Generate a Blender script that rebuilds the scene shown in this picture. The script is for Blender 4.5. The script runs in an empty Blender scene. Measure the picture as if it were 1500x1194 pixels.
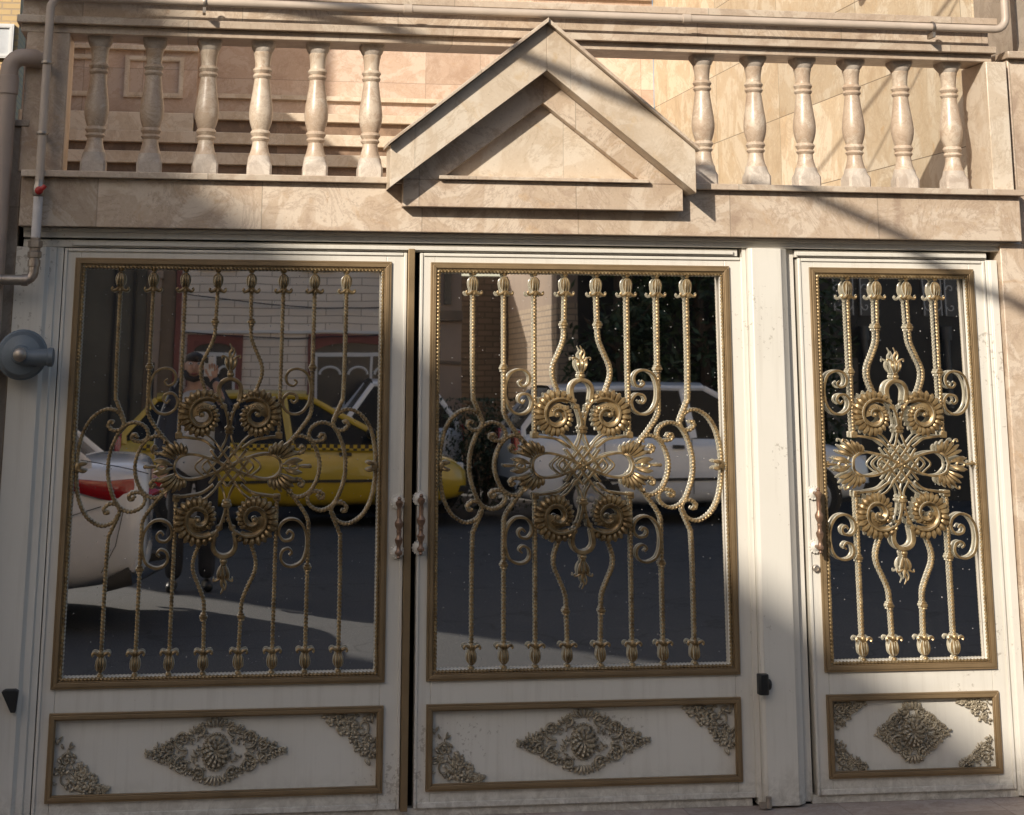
import bpy, bmesh, math, random
from mathutils import Vector, Matrix
from math import sin, cos, pi, radians, atan2, hypot
random.seed(11)
scene = bpy.context.scene
col = scene.collection

# ------------------------------------------------------------------ materials
def new_mat(name):
    m = bpy.data.materials.new(name); m.use_nodes = True
    nt = m.node_tree; b = nt.nodes['Principled BSDF']
    return m, nt, b
def N(nt, t, **kw):
    n = nt.nodes.new(t)
    for k, v in kw.items():
        if k in n.inputs: n.inputs[k].default_value = v
        else: setattr(n, k, v)
    return n
def ramp(nt, fac, stops):
    r = nt.nodes.new('ShaderNodeValToRGB'); e = r.color_ramp.elements
    while len(e) < len(stops): e.new(0.5)
    for i, (p, c) in enumerate(stops):
        e[i].position = p; e[i].color = (*c, 1) if len(c) == 3 else c
    nt.links.new(fac, r.inputs[0]); return r.outputs[0]
def mix(nt, f, a, b, mode='MIX'):
    n = nt.nodes.new('ShaderNodeMix'); n.data_type = 'RGBA'; n.blend_type = mode
    for s, v in ((n.inputs[0], f), (n.inputs[6], a), (n.inputs[7], b)):
        if hasattr(v, 'links'): nt.links.new(v, s)
        else: s.default_value = v if not isinstance(v, tuple) else (*v, 1)[:4]
    return n.outputs[2]
def math_(nt, op, a, b=None, c=None):
    n = nt.nodes.new('ShaderNodeMath'); n.operation = op
    for i, v in enumerate((a, b, c)):
        if v is None: continue
        if hasattr(v, 'links'): nt.links.new(v, n.inputs[i])
        else: n.inputs[i].default_value = v
    return n.outputs[0]
def coord(nt, sc=(1, 1, 1), rnd=False):
    t = nt.nodes.new('ShaderNodeTexCoord')
    mp = nt.nodes.new('ShaderNodeMapping'); mp.inputs['Scale'].default_value = sc
    nt.links.new(t.outputs['Object'], mp.inputs['Vector'])
    if rnd:
        oi = nt.nodes.new('ShaderNodeObjectInfo'); 
        s = nt.nodes.new('ShaderNodeVectorMath'); s.operation = 'SCALE'
        s.inputs[0].default_value = (17, 29, 41); nt.links.new(oi.outputs['Random'], s.inputs['Scale'])
        nt.links.new(s.outputs[0], mp.inputs['Location'])
    return mp.outputs[0]
def noise(nt, vec, scale, detail=5, rough=.55, dist=0.0):
    n = N(nt, 'ShaderNodeTexNoise', Scale=scale, Detail=detail, Roughness=rough, Distortion=dist)
    nt.links.new(vec, n.inputs['Vector']); return n.outputs['Fac']
def bump(nt, b, h, strength, dist=.01):
    n = N(nt, 'ShaderNodeBump', Strength=strength, Distance=dist)
    nt.links.new(h, n.inputs['Height']); nt.links.new(n.outputs[0], b.inputs['Normal'])

def plain(name, c, rough=.5, metal=0., var=.12, scale=6., bmp=0., coat=0., dirt=None):
    m, nt, b = new_mat(name); v = coord(nt, rnd=True)
    f = noise(nt, v, scale, 6, .6)
    lo = tuple(x * (1 - var) for x in c); hi = tuple(min(1, x * (1 + var)) for x in c)
    cc = ramp(nt, f, [(.3, lo), (.7, hi)])
    if dirt:
        d = noise(nt, v, scale * .35, 8, .7, .6)
        cc = mix(nt, math_(nt, 'MULTIPLY', ramp(nt, d, [(.52, (0, 0, 0)), (.75, (1, 1, 1))]), .6), cc, dirt)
    nt.links.new(cc, b.inputs['Base Color'])
    rr = math_(nt, 'MULTIPLY_ADD', f, .25, rough - .12); nt.links.new(rr, b.inputs['Roughness'])
    b.inputs['Metallic'].default_value = metal; b.inputs['Coat Weight'].default_value = coat
    if bmp: bump(nt, b, noise(nt, v, scale * 9, 4), bmp, .004)
    return m

def stone(name, base, light, dark, rust, rough=.38, tile=(.62, 0, 0), joint=.35, scale=1.0, rnd=False):
    """travertine-like polished slabs: soft clouds, mottling, veins, rusty pockets, thin joints"""
    m, nt, b = new_mat(name); v = coord(nt, rnd=rnd)
    # every slab gets its own shift of the pattern
    sep = nt.nodes.new('ShaderNodeSeparateXYZ'); nt.links.new(v, sep.inputs[0])
    cells = []; lines = None
    for ax, s in zip('XYZ', tile):
        if not s: continue
        q = math_(nt, 'DIVIDE', math_(nt, 'ADD', sep.outputs[ax], 40.17), s)
        cells.append(math_(nt, 'FLOOR', q))
        fr = math_(nt, 'FRACT', q)
        e = math_(nt, 'MINIMUM', fr, math_(nt, 'SUBTRACT', 1.0, fr))
        l = math_(nt, 'LESS_THAN', e, .0022 / s)
        lines = l if lines is None else math_(nt, 'MAXIMUM', lines, l)
    vec = v
    if cells:
        cb = nt.nodes.new('ShaderNodeCombineXYZ')
        for i, c in enumerate(cells): nt.links.new(c, cb.inputs[i])
        wn = N(nt, 'ShaderNodeTexWhiteNoise'); wn.noise_dimensions = '3D'; nt.links.new(cb.outputs[0], wn.inputs['Vector'])
        ad = nt.nodes.new('ShaderNodeVectorMath'); ad.operation = 'MULTIPLY_ADD'
        nt.links.new(wn.outputs['Color'], ad.inputs[0]); ad.inputs[1].default_value = (9, 9, 9); nt.links.new(v, ad.inputs[2])
        vec = ad.outputs[0]
    cloud = noise(nt, vec, 2.6 * scale, 6, .6, .9)
    c = ramp(nt, cloud, [(.34, dark), (.42, base), (.5, base), (.53, light), (.6, light), (.63, base), (.75, dark)])
    mot = noise(nt, vec, 14 * scale, 5, .65, 1.6)
    c = mix(nt, math_(nt, 'MULTIPLY', ramp(nt, mot, [(.5, (0, 0, 0)), (.62, (1, 1, 1))]), .45), c, light)
    pock = noise(nt, vec, 5.5 * scale, 7, .7, 2.2)
    c = mix(nt, math_(nt, 'MULTIPLY', ramp(nt, pock, [(.57, (0, 0, 0)), (.7, (1, 1, 1))]), .65), c, rust)
    vein = noise(nt, vec, 3.2 * scale, 9, .72, 1.2)
    vl = ramp(nt, vein, [(.475, (0, 0, 0)), (.5, (1, 1, 1)), (.525, (0, 0, 0))])
    c = mix(nt, math_(nt, 'MULTIPLY', vl, .65), c, dark)
    pit = noise(nt, vec, 70 * scale, 4, .75); c = mix(nt, math_(nt, 'MULTIPLY', ramp(nt, pit, [(.62, (0, 0, 0)), (.68, (1, 1, 1))]), .5), c, tuple(x * .6 for x in dark))
    fine = noise(nt, vec, 120 * scale, 3, .6)
    c = mix(nt, .16, c, ramp(nt, fine, [(.3, dark), (.7, light)]))
    if cells:
        tint = math_(nt, 'MULTIPLY_ADD', wn.outputs['Value'], .26, .86)
        hs = N(nt, 'ShaderNodeHueSaturation'); nt.links.new(tint, hs.inputs['Value']); nt.links.new(c, hs.inputs['Color']); c = hs.outputs[0]
        c = mix(nt, math_(nt, 'MULTIPLY', lines, joint), c, tuple(x * .25 for x in dark))
    nt.links.new(c, b.inputs['Base Color'])
    nt.links.new(math_(nt, 'MULTIPLY_ADD', mot, .3, rough - .15), b.inputs['Roughness'])
    bump(nt, b, mot, .05, .003)
    return m

M = {}
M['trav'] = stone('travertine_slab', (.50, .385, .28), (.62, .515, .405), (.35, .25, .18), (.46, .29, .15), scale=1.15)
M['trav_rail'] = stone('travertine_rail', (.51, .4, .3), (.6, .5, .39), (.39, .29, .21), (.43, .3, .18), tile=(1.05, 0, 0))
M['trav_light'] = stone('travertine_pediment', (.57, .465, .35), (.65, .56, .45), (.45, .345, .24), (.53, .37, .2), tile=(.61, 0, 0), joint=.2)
M['baluster'] = stone('turned_marble', (.49, .375, .275), (.6, .5, .39), (.36, .255, .18), (.44, .29, .18), rough=.36, tile=(0, 0, 0), scale=2.2, rnd=True)
M['baluster_end'] = stone('sawn_marble_block', (.5, .43, .36), (.6, .53, .45), (.38, .31, .25), (.44, .34, .25), rough=.7, tile=(0, 0, 0), scale=3, rnd=True)
M['sidewall'] = stone('cream_onyx_wall', (.62, .5, .34), (.74, .65, .5), (.5, .37, .23), (.58, .35, .13), rough=.42, tile=(0, 1.3, .455), joint=.9, scale=.8)
M['pink'] = stone('pink_stone_wall', (.53, .385, .29), (.61, .48, .385), (.43, .295, .21), (.48, .32, .2), rough=.5, tile=(.42, 0, .62), joint=.45)
M['step_dark'] = stone('brown_step_stone', (.2, .13, .085), (.27, .18, .12), (.13, .085, .055), (.2, .12, .07), rough=.45, tile=(.9, 0, 0))
M['oldstone'] = stone('weathered_neighbour_stone', (.36, .29, .22), (.43, .35, .27), (.27, .21, .16), (.31, .22, .14), rough=.6, tile=(0, 0, .55))
M['apron'] = stone('pinkish_paving_stone', (.4, .32, .27), (.47, .4, .35), (.3, .23, .19), (.36, .27, .2), rough=.7, tile=(.6, .4, 0), scale=2)
def cream():
    m, nt, b = new_mat('cream_gate_paint'); t = nt.nodes.new('ShaderNodeTexCoord'); g = nt.nodes.new('ShaderNodeNewGeometry')
    sp = nt.nodes.new('ShaderNodeSeparateXYZ'); nt.links.new(g.outputs['Position'], sp.inputs[0]); v = g.outputs['Position']
    c = ramp(nt, noise(nt, v, 1.8, 7, .6, .4), [(.3, (.66, .62, .545)), (.7, (.72, .68, .605))])
    mp = nt.nodes.new('ShaderNodeMapping'); mp.inputs['Scale'].default_value = (1, 1, .05); nt.links.new(v, mp.inputs['Vector'])
    c = mix(nt, math_(nt, 'MULTIPLY', ramp(nt, noise(nt, mp.outputs[0], 28, 5, .7), [(.5, (0, 0, 0)), (.8, (1, 1, 1))]), .42), c, (.46, .41, .34))      # faint run-off streaks
    spl = noise(nt, v, 20, 9, .75, 1.)
    foot = math_(nt, 'MULTIPLY', math_(nt, 'SUBTRACT', 1.0, math_(nt, 'MINIMUM', math_(nt, 'DIVIDE', sp.outputs['Z'], .16), 1.0)), 1.0)
    c = mix(nt, math_(nt, 'MULTIPLY', math_(nt, 'MULTIPLY', foot, ramp(nt, spl, [(.4, (0, 0, 0)), (.6, (1, 1, 1))])), .75), c, (.3, .26, .21))        # road splash at the foot
    ch = noise(nt, v, 55, 6, .7); big = noise(nt, v, 2.1, 3)
    c = mix(nt, math_(nt, 'MULTIPLY', ramp(nt, math_(nt, 'MULTIPLY', ch, big), [(.37, (0, 0, 0)), (.39, (1, 1, 1))]), .6), c, (.33, .28, .22))       # small chips
    nt.links.new(c, b.inputs['Base Color']); nt.links.new(math_(nt, 'MULTIPLY_ADD', spl, .3, .26), b.inputs['Roughness'])
    bump(nt, b, noise(nt, v, 9, 4), .06, .01); return m
M['cream'] = cream()
M['pipe'] = plain('beige_pipe_paint', (.5, .41, .33), .42, var=.12, scale=8)
M['plast'] = plain('beige_drain_plastic', (.44, .34, .27), .5, var=.12, scale=4)
M['frame'] = plain('bronze_frame_paint', (.27, .185, .098), .42, .35, .12, 9, dirt=(.18, .12, .062))
M['bronze'] = plain('dull_bronze_relief', (.37, .315, .23), .48, .3, .35, 30, dirt=(.19, .15, .1))
M['copper'] = plain('worn_copper_handle', (.25, .155, .1), .38, .55, .4, 40, dirt=(.3, .1, .07))
M['steel'] = plain('galvanised_fitting', (.42, .36, .3), .42, .75, .25, 20, dirt=(.2, .1, .06))
M['white_tape'] = plain('white_flexible_hose', (.62, .58, .55), .5, 0, .1, 30)
M['red'] = plain('red_valve', (.42, .03, .025), .45, 0, .2, 10)
M['regul'] = plain('blue_grey_cast_housing', (.15, .175, .195), .5, .15, .15, 12)
M['black'] = plain('black_plastic', (.015, .015, .015), .5, 0, .2, 10)
M['rust'] = plain('rust_stain_ring', (.12, .05, .035), .8, 0, .3, 20)

def gold():
    m, nt, b = new_mat('gold_brushed_over_cream'); v = coord(nt)
    g = N(nt, 'ShaderNodeNewGeometry'); d = nt.nodes.new('ShaderNodeVectorMath'); d.operation = 'DOT_PRODUCT'
    nt.links.new(g.outputs['Normal'], d.inputs[0]); d.inputs[1].default_value = (0, -1, 0)
    w = noise(nt, v, 60, 4, .6)
    e = math_(nt, 'ADD', d.outputs['Value'], math_(nt, 'MULTIPLY', math_(nt, 'SUBTRACT', w, .5), .5))
    f = ramp(nt, e, [(.1, (0, 0, 0)), (.26, (1, 1, 1))])       # gold was brushed on the street side only
    f2 = noise(nt, v, 25, 5, .6)
    gc = ramp(nt, f2, [(.3, (.125, .08, .037)), (.5, (.27, .182, .085)), (.75, (.42, .31, .165))])
    nt.links.new(mix(nt, f, (.6, .56, .44), gc), b.inputs['Base Color'])
    nt.links.new(math_(nt, 'MULTIPLY', f, .5), b.inputs['Metallic'])
    b.inputs['Roughness'].default_value = .36
    return m
M['gold'] = gold()

def mirror():
    m, nt, b = new_mat('tinted_mirror_glass'); v = coord(nt)
    b.inputs['Metallic'].default_value = 1; b.inputs['Roughness'].default_value = .012
    b.inputs['Base Color'].default_value = (.84, .825, .81, 1)
    # dust specks and faint dried splashes
    vo = N(nt, 'ShaderNodeTexVoronoi', Scale=75.); nt.links.new(v, vo.inputs['Vector'])
    rad = math_(nt, 'MULTIPLY', math_(nt, 'POWER', noise(nt, v, 37, 2), 2.2), .55)
    sp = math_(nt, 'LESS_THAN', vo.outputs['Distance'], rad)
    keep = math_(nt, 'GREATER_THAN', N_sep(nt, vo.outputs['Color']), .86)
    sp = math_(nt, 'MULTIPLY', sp, keep)
    haze_ = math_(nt, 'MULTIPLY', ramp(nt, noise(nt, v, 7, 8, .75, .8), [(.55, (0, 0, 0)), (.85, (1, 1, 1))]), .014)
    sv_ = coord(nt, (1, 1, .06)); streak = math_(nt, 'MULTIPLY', ramp(nt, noise(nt, sv_, 22, 5, .7), [(.56, (0, 0, 0)), (.8, (1, 1, 1))]), .012)
    fac = math_(nt, 'MAXIMUM', math_(nt, 'MULTIPLY', sp, .55), math_(nt, 'ADD', math_(nt, 'ADD', haze_, streak), .0008))
    df = N(nt, 'ShaderNodeBsdfDiffuse'); df.inputs['Color'].default_value = (.5, .49, .46, 1)
    ms = nt.nodes.new('ShaderNodeMixShader'); nt.links.new(fac, ms.inputs[0]); nt.links.new(b.outputs[0], ms.inputs[1]); nt.links.new(df.outputs[0], ms.inputs[2])
    nt.links.new(ms.outputs[0], nt.nodes['Material Output'].inputs['Surface'])
    bump(nt, b, noise(nt, v, 2.2, 2), .02, .01)
    return m
def N_sep(nt, c):
    s = nt.nodes.new('ShaderNodeSeparateColor'); nt.links.new(c, s.inputs[0]); return s.outputs[0]
M['mirror'] = mirror()

def asphalt():
    m, nt, b = new_mat('grey_asphalt'); v = coord(nt)
    f = noise(nt, v, 90, 4, .7); g = noise(nt, v, .7, 6, .6, .5)
    c = ramp(nt, f, [(.3, (.02, .021, .024)), (.52, (.042, .044, .048)), (.7, (.16, .158, .153))])
    c = mix(nt, math_(nt, 'MULTIPLY', ramp(nt, g, [(.4, (0, 0, 0)), (.7, (1, 1, 1))]), .5), c, (.036, .038, .043))
    wv = nt.nodes.new('ShaderNodeVectorMath'); wv.operation = 'MULTIPLY_ADD'; nz = N(nt, 'ShaderNodeTexNoise', Scale=2.5, Detail=4.); nt.links.new(v, nz.inputs['Vector'])
    nt.links.new(nz.outputs['Color'], wv.inputs[0]); wv.inputs[1].default_value = (.7, .7, .7); nt.links.new(v, wv.inputs[2])
    vc = N(nt, 'ShaderNodeTexVoronoi', Scale=.55); vc.feature = 'DISTANCE_TO_EDGE'; nt.links.new(wv.outputs[0], vc.inputs['Vector'])
    c = mix(nt, math_(nt, 'MULTIPLY', ramp(nt, vc.outputs['Distance'], [(.0, (1, 1, 1)), (.012, (0, 0, 0))]), .7), c, (.008, .008, .008))      # cracks
    sp = noise(nt, v, 5, 8, .8); c = mix(nt, math_(nt, 'MULTIPLY', ramp(nt, sp, [(.58, (0, 0, 0)), (.68, (1, 1, 1))]), .5), c, (.16, .15, .135))   # dust
    nt.links.new(c, b.inputs['Base Color']); b.inputs['Roughness'].default_value = .85
    bump(nt, b, f, .4, .01); return m
M['asphalt'] = asphalt()

def bricks(name, c1, c2, mort, w, h, ms=.012, bstr=.5, rough=.7, turn=False):
    m, nt, b = new_mat(name); t = nt.nodes.new('ShaderNodeTexCoord')
    sp = nt.nodes.new('ShaderNodeSeparateXYZ'); nt.links.new(t.outputs['Object'], sp.inputs[0])
    cb = nt.nodes.new('ShaderNodeCombineXYZ')
    nt.links.new(math_(nt, 'ADD', sp.outputs['X'], sp.outputs['Y']), cb.inputs[0]); nt.links.new(sp.outputs['Z'], cb.inputs[1])
    br = N(nt, 'ShaderNodeTexBrick', Scale=1.0); br.inputs['Brick Width'].default_value = w; br.inputs['Row Height'].default_value = h
    br.inputs['Mortar Size'].default_value = ms; br.inputs['Color1'].default_value = (*c1, 1); br.inputs['Color2'].default_value = (*c2, 1); br.inputs['Mortar'].default_value = (*mort, 1)
    nt.links.new(cb.outputs[0], br.inputs['Vector'])
    d = noise(nt, t.outputs['Object'], 1.3, 7, .65, .5)
    c = mix(nt, math_(nt, 'MULTIPLY', d, .55), br.outputs['Color'], tuple(x * .6 for x in c1))
    nt.links.new(c, b.inputs['Base Color']); b.inputs['Roughness'].default_value = rough
    inv = math_(nt, 'SUBTRACT', 1.0, br.outputs['Fac']); bump(nt, b, inv, bstr, .02)
    return m
M['white_brick'] = bricks('white_stone_courses', (.86, .75, .63), (.76, .66, .55), (.3, .25, .2), .47, .098, .0065)
M['dark_brick'] = bricks('dark_brown_brick', (.13, .1, .08), (.09, .07, .055), (.05, .042, .036), .24, .085, .012)
M['tan_brick'] = bricks('tan_brick', (.5, .38, .26), (.43, .32, .22), (.2, .16, .12), .24, .08, .01)
M['yellow_brick'] = bricks('yellow_house_brick', (.6, .42, .2), (.53, .37, .18), (.4, .3, .2), .22, .075, .01)
M['darkwall'] = plain('dark_olive_render', (.11, .098, .075), .8, 0, .25, 1.2, dirt=(.06, .053, .042))
M['brownwall'] = plain('brown_render', (.2, .15, .105), .8, 0, .2, 1.5, dirt=(.1, .075, .055))
M['beigewall'] = plain('beige_render', (.33, .25, .19), .8, 0, .15, 1.5)
M['blackwall'] = plain('near_black_cladding', (.02, .019, .018), .6, 0, .3, 2)
M['greypost'] = plain('dark_grey_pipe', (.07, .07, .07), .5, 0, .2, 3)
M['redtrim'] = plain('dull_red_trim', (.2, .07, .055), .7, 0, .2, 3)
M['white'] = plain('white_frame_paint', (.62, .61, .59), .5, 0, .05, 5)
M['winglass'] = plain('dim_window_glass', (.05, .05, .05), .15, 0, .3, 2)
def carpaint(name, c):
    m, nt, b = new_mat(name); v = coord(nt, rnd=True)
    f = noise(nt, v, 3, 6, .6); nt.links.new(ramp(nt, f, [(.3, tuple(x * .9 for x in c)), (.7, c)]), b.inputs['Base Color'])
    b.inputs['Roughness'].default_value = .32; b.inputs['Coat Weight'].default_value = 1; b.inputs['Coat Roughness'].default_value = .04
    return m
M['car_white'] = carpaint('white_car_paint', (.8, .82, .85)); M['car_yellow'] = carpaint('yellow_taxi_paint', (.5, .345, .02))
M['carglass'] = plain('dark_car_glass', (.012, .014, .016), .22, 0, .1, 2); M['carglass'].node_tree.nodes['Principled BSDF'].inputs['Specular IOR Level'].default_value = .18
M['tyre'] = plain('tyre_rubber', (.02, .02, .02), .8); M['rim'] = plain('wheel_cover_metal', (.35, .35, .36), .4, .5)
M['lampred'] = plain('red_lamp_lens', (.33, .006, .01), .15, 0, .1, 8, coat=1)
M['lampclear'] = plain('clear_lamp_lens', (.55, .56, .57), .15, 0, .1, 8, coat=1)
def checker():
    m, nt, b = new_mat('taxi_checker_strip'); v = coord(nt)
    ck = N(nt, 'ShaderNodeTexChecker', Scale=24.); ck.inputs['Color1'].default_value = (.02, .02, .02, 1); ck.inputs['Color2'].default_value = (.6, .4, .03, 1)
    nt.links.new(v, ck.inputs['Vector']); nt.links.new(ck.outputs[0], b.inputs['Base Color']); return m
M['checker'] = checker()
M['skin'] = plain('skin', (.42, .26, .19), .55, 0, .08, 8)
M['hair'] = plain('dark_hair', (.02, .015, .012), .6, 0, .3, 40)
M['jacket'] = plain('dark_navy_jacket', (.03, .035, .05), .8, 0, .2, 12)
M['shirt'] = plain('light_grey_shirt', (.42, .42, .42), .8, 0, .1, 10)
M['trousers'] = plain('black_trousers', (.02, .02, .024), .8, 0, .2, 10)
M['shoe'] = plain('black_shoe_leather', (.012, .012, .012), .4)
M['phone'] = plain('pale_phone_back', (.5, .5, .5), .3, 0, .03, 5)
def leafmat():
    m, nt, b = new_mat('dark_evergreen_leaves'); v = coord(nt)
    nt.links.new(ramp(nt, noise(nt, v, 3, 5), [(.3, (.018, .03, .012)), (.6, (.035, .06, .022)), (.8, (.06, .085, .035))]), b.inputs['Base Color'])
    b.inputs['Roughness'].default_value = .6; return m
M['leaf'] = leafmat(); M['bark'] = plain('bark', (.07, .05, .035), .9, 0, .3, 8, .5)

# ------------------------------------------------------------------ mesh builder
class MB:
    def __init__(s): s.v = []; s.f = []; s.flat = set()
    def add(s, vs, fs):
        o = len(s.v); s.v += [tuple(v) for v in vs]; s.f += [tuple(i + o for i in f) for f in fs]; return s
    def box(s, x0, x1, y0, y1, z0, z1):
        return s.add([(x, y, z) for z in (z0, z1) for y in (y0, y1) for x in (x0, x1)],
                     [(0, 2, 3, 1), (4, 5, 7, 6), (0, 1, 5, 4), (2, 6, 7, 3), (0, 4, 6, 2), (1, 3, 7, 5)])
    def prism(s, poly, y0, y1):           # polygon in x,z, counter-clockwise seen from -y
        n = len(poly); vs = [(x, y0, z) for x, z in poly] + [(x, y1, z) for x, z in poly]
        return s.add(vs, [tuple(range(n)), tuple(range(2 * n - 1, n - 1, -1))] + [(i, i + n, (i + 1) % n + n, (i + 1) % n) for i in range(n)])
    def column(s, plan, z0, z1):          # polygon in x,y extruded upward
        n = len(plan); vs = [(x, y, z0) for x, y in plan] + [(x, y, z1) for x, y in plan]
        return s.add(vs, [tuple(range(n - 1, -1, -1)), tuple(range(n, 2 * n))] + [(i, (i + 1) % n, (i + 1) % n + n, i + n) for i in range(n)])
    def lathe(s, prof, c=(0, 0, 0), ax='z', n=20):
        vs = []; fs = []
        for r, h in prof:
            for k in range(n):
                a = 2 * pi * k / n; p = (r * cos(a), r * sin(a), h)
                if ax == 'y': p = (p[0], h, p[1])
                elif ax == 'x': p = (h, p[0], p[1])
                vs.append((c[0] + p[0], c[1] + p[1], c[2] + p[2]))
        for i in range(len(prof) - 1):
            for k in range(n):
                a = i * n + k; b_ = i * n + (k + 1) % n; fs.append((a, b_, b_ + n, a + n))
        fs.append(tuple(range(n - 1, -1, -1))); fs.append(tuple(range((len(prof) - 1) * n, len(prof) * n)))
        if ax == 'y': fs = [f[::-1] for f in fs]
        return s.add(vs, fs)
    def ball(s, c, r, n=10, m=7):
        if not hasattr(r, '__len__'): r = (r, r, r)
        vs = [(c[0], c[1], c[2] - r[2])]; fs = []
        for i in range(1, m):
            t = -pi / 2 + pi * i / m
            for k in range(n):
                a = 2 * pi * k / n; vs.append((c[0] + r[0] * cos(t) * cos(a), c[1] + r[1] * cos(t) * sin(a), c[2] + r[2] * sin(t)))
        vs.append((c[0], c[1], c[2] + r[2])); L = len(vs) - 1
        for k in range(n):
            fs.append((0, 1 + (k + 1) % n, 1 + k)); b_ = 1 + (m - 2) * n; fs.append((L, b_ + k, b_ + (k + 1) % n))
        for i in range(m - 2):
            for k in range(n):
                a = 1 + i * n + k; b_ = 1 + i * n + (k + 1) % n; fs.append((a, b_, b_ + n, a + n))
        return s.add(vs, fs)
    def lobe(s, c, ang, ln, w, h, bend=0., n=6, m=6, y=0.):
        """leaf lobe lying in the x,z plane: starts at c, points along ang, swells towards the street"""
        vs = []; fs = []
        for i in range(m + 1):
            t = i / m; prof = sin(pi * min(1, t * .9 + .07)) ** .55 * (1.1 - .5 * (1 - t))
            a = ang + bend * t; px = c[0] + cos(ang + bend * t * .5) * ln * t; pz = c[-1] + sin(ang + bend * t * .5) * ln * t
            for k in range(n):
                q = 2 * pi * k / n; o = cos(q) * w * prof * .5; d = sin(q) * h * prof * .6
                vs.append((px - sin(a) * o, y - h * .45 * sin(pi * t) - d, pz + cos(a) * o))
        for i in range(m):
            for k in range(n):
                a = i * n + k; b_ = i * n + (k + 1) % n; fs.append((a, a + n, b_ + n, b_))
        fs.append(tuple(range(n))); fs.append(tuple(range(m * n + n - 1, m * n - 1, -1)))
        return s.add(vs, fs)
    def tube(s, pts, r, n=8, twist=0., amp=0., flat=None, taper=None, closed=False):
        """sweep along 3-D points. r radius or (wide, deep); twist = pitch of a rope relief"""
        P = [Vector(p) for p in pts]; L = len(P); vs = []; fs = []; acc = 0.
        up = Vector((0, -1, 0)); u0 = None
        for i in range(L):
            if closed: t = P[(i + 1) % L] - P[i - 1]
            else: t = P[min(i + 1, L - 1)] - P[max(i - 1, 0)]
            if t.length < 1e-9: t = Vector((0, 0, 1))
            t.normalize()
            if abs(t.dot(up)) > .95: up2 = Vector((0, 0, 1)) if u0 is None else u0
            else: up2 = up
            u0 = (up2 - t * up2.dot(t)).normalized(); w = t.cross(u0)
            if i: acc += (P[i] - P[i - 1]).length
            rr = taper(i / (L - 1)) if taper else 1.
            for k in range(n):
                q = 2 * pi * (k + .5) / n
                rad = 1.
                if twist: rad = 1 + amp * cos(2 * (q - 2 * pi * acc / twist / 2 * 1.0))
                if isinstance(r, tuple): a, b_ = r
                else: a = b_ = r
                if flat:   # rounded rectangle section
                    cq, sq = cos(q), sin(q); e = flat
                    cq = math.copysign(abs(cq) ** e, cq); sq = math.copysign(abs(sq) ** e, sq)
                else: cq, sq = cos(q), sin(q)
                vs.append(P[i] + (w * cq * a + u0 * sq * b_) * rad * rr)
        for i in range(L if closed else L - 1):
            j = (i + 1) % L
            for k in range(n):
                fs.append((i * n + k, j * n + k, j * n + (k + 1) % n, i * n + (k + 1) % n))
        if not closed: fs.append(tuple(range(n))); fs.append(tuple(range(L * n - 1, L * n - n - 1, -1)))
        fs = [f[::-1] for f in fs]
        return s.add(vs, fs)
    def build(s, name, mat, parent=None, bev=0., ang=38, off=None, recalc=True):
        o3 = Vector(off) if off is not None else root_loc(parent)
        me = bpy.data.meshes.new(name); me.from_pydata([tuple(Vector(v) - o3) for v in s.v], [], s.f)
        bm = bmesh.new(); bm.from_mesh(me)
        if recalc: bmesh.ops.recalc_face_normals(bm, faces=bm.faces)
        for f in bm.faces: f.smooth = True
        lim = radians(ang)
        for e in bm.edges:
            if len(e.link_faces) == 2: e.smooth = e.calc_face_angle(0) < lim
        bm.to_mesh(me); bm.free()
        me.materials.append(M[mat] if isinstance(mat, str) else mat)
        o = bpy.data.objects.new(name, me); col.objects.link(o)
        if parent is not None: o.parent = parent
        else: o.location = o3
        if bev:
            md = o.modifiers.new('edge', 'BEVEL'); md.width = bev; md.segments = 2; md.limit_method = 'ANGLE'; md.angle_limit = radians(40); md.harden_normals = False
        return o
def root_loc(p):
    if p is None: return Vector((0, 0, 0))
    while p.parent is not None: p = p.parent
    return Vector(p.location)
def tag(o, label=None, cat=None, group=None, kind=None):
    for k, v in (('label', label), ('category', cat), ('group', group), ('kind', kind)):
        if v: o[k] = v
    return o
def thing(name, label, cat, loc=(0, 0, 0), group=None):
    o = bpy.data.objects.new(name, None); o.empty_display_size = .1; col.objects.link(o); o.location = loc
    return tag(o, label, cat, group)
kids = lambda o: [c for c in bpy.data.objects if c.parent == o]
def copy_tree(o, parent=None, loc=None):
    c = o.copy(); col.objects.link(c)
    if parent is not None: c.parent = parent
    if loc is not None: c.location = loc
    for ch in kids(o): copy_tree(ch, c)
    return c
def spline(pts, step=.004, closed=False):
    """Catmull-Rom through 2-D or 3-D points, resampled"""
    P = [Vector(p) for p in pts]; n = len(P); out = []
    for i in range(n - 1 if not closed else n):
        if closed: a, b_, c, d = P[i - 1], P[i], P[(i + 1) % n], P[(i + 2) % n]
        else:
            b_, c = P[i], P[i + 1]; a = P[i - 1] if i else b_ * 2 - c; d = P[i + 2] if i + 2 < n else c * 2 - b_
        k = max(2, int((c - b_).length / step))
        for j in range(k):
            t = j / k
            out.append(.5 * ((2 * b_) + (c - a) * t + (2 * a - 5 * b_ + 4 * c - d) * t * t + (3 * b_ - a - 3 * c + d) * t ** 3))
    if not closed: out.append(P[-1])
    return out
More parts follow.
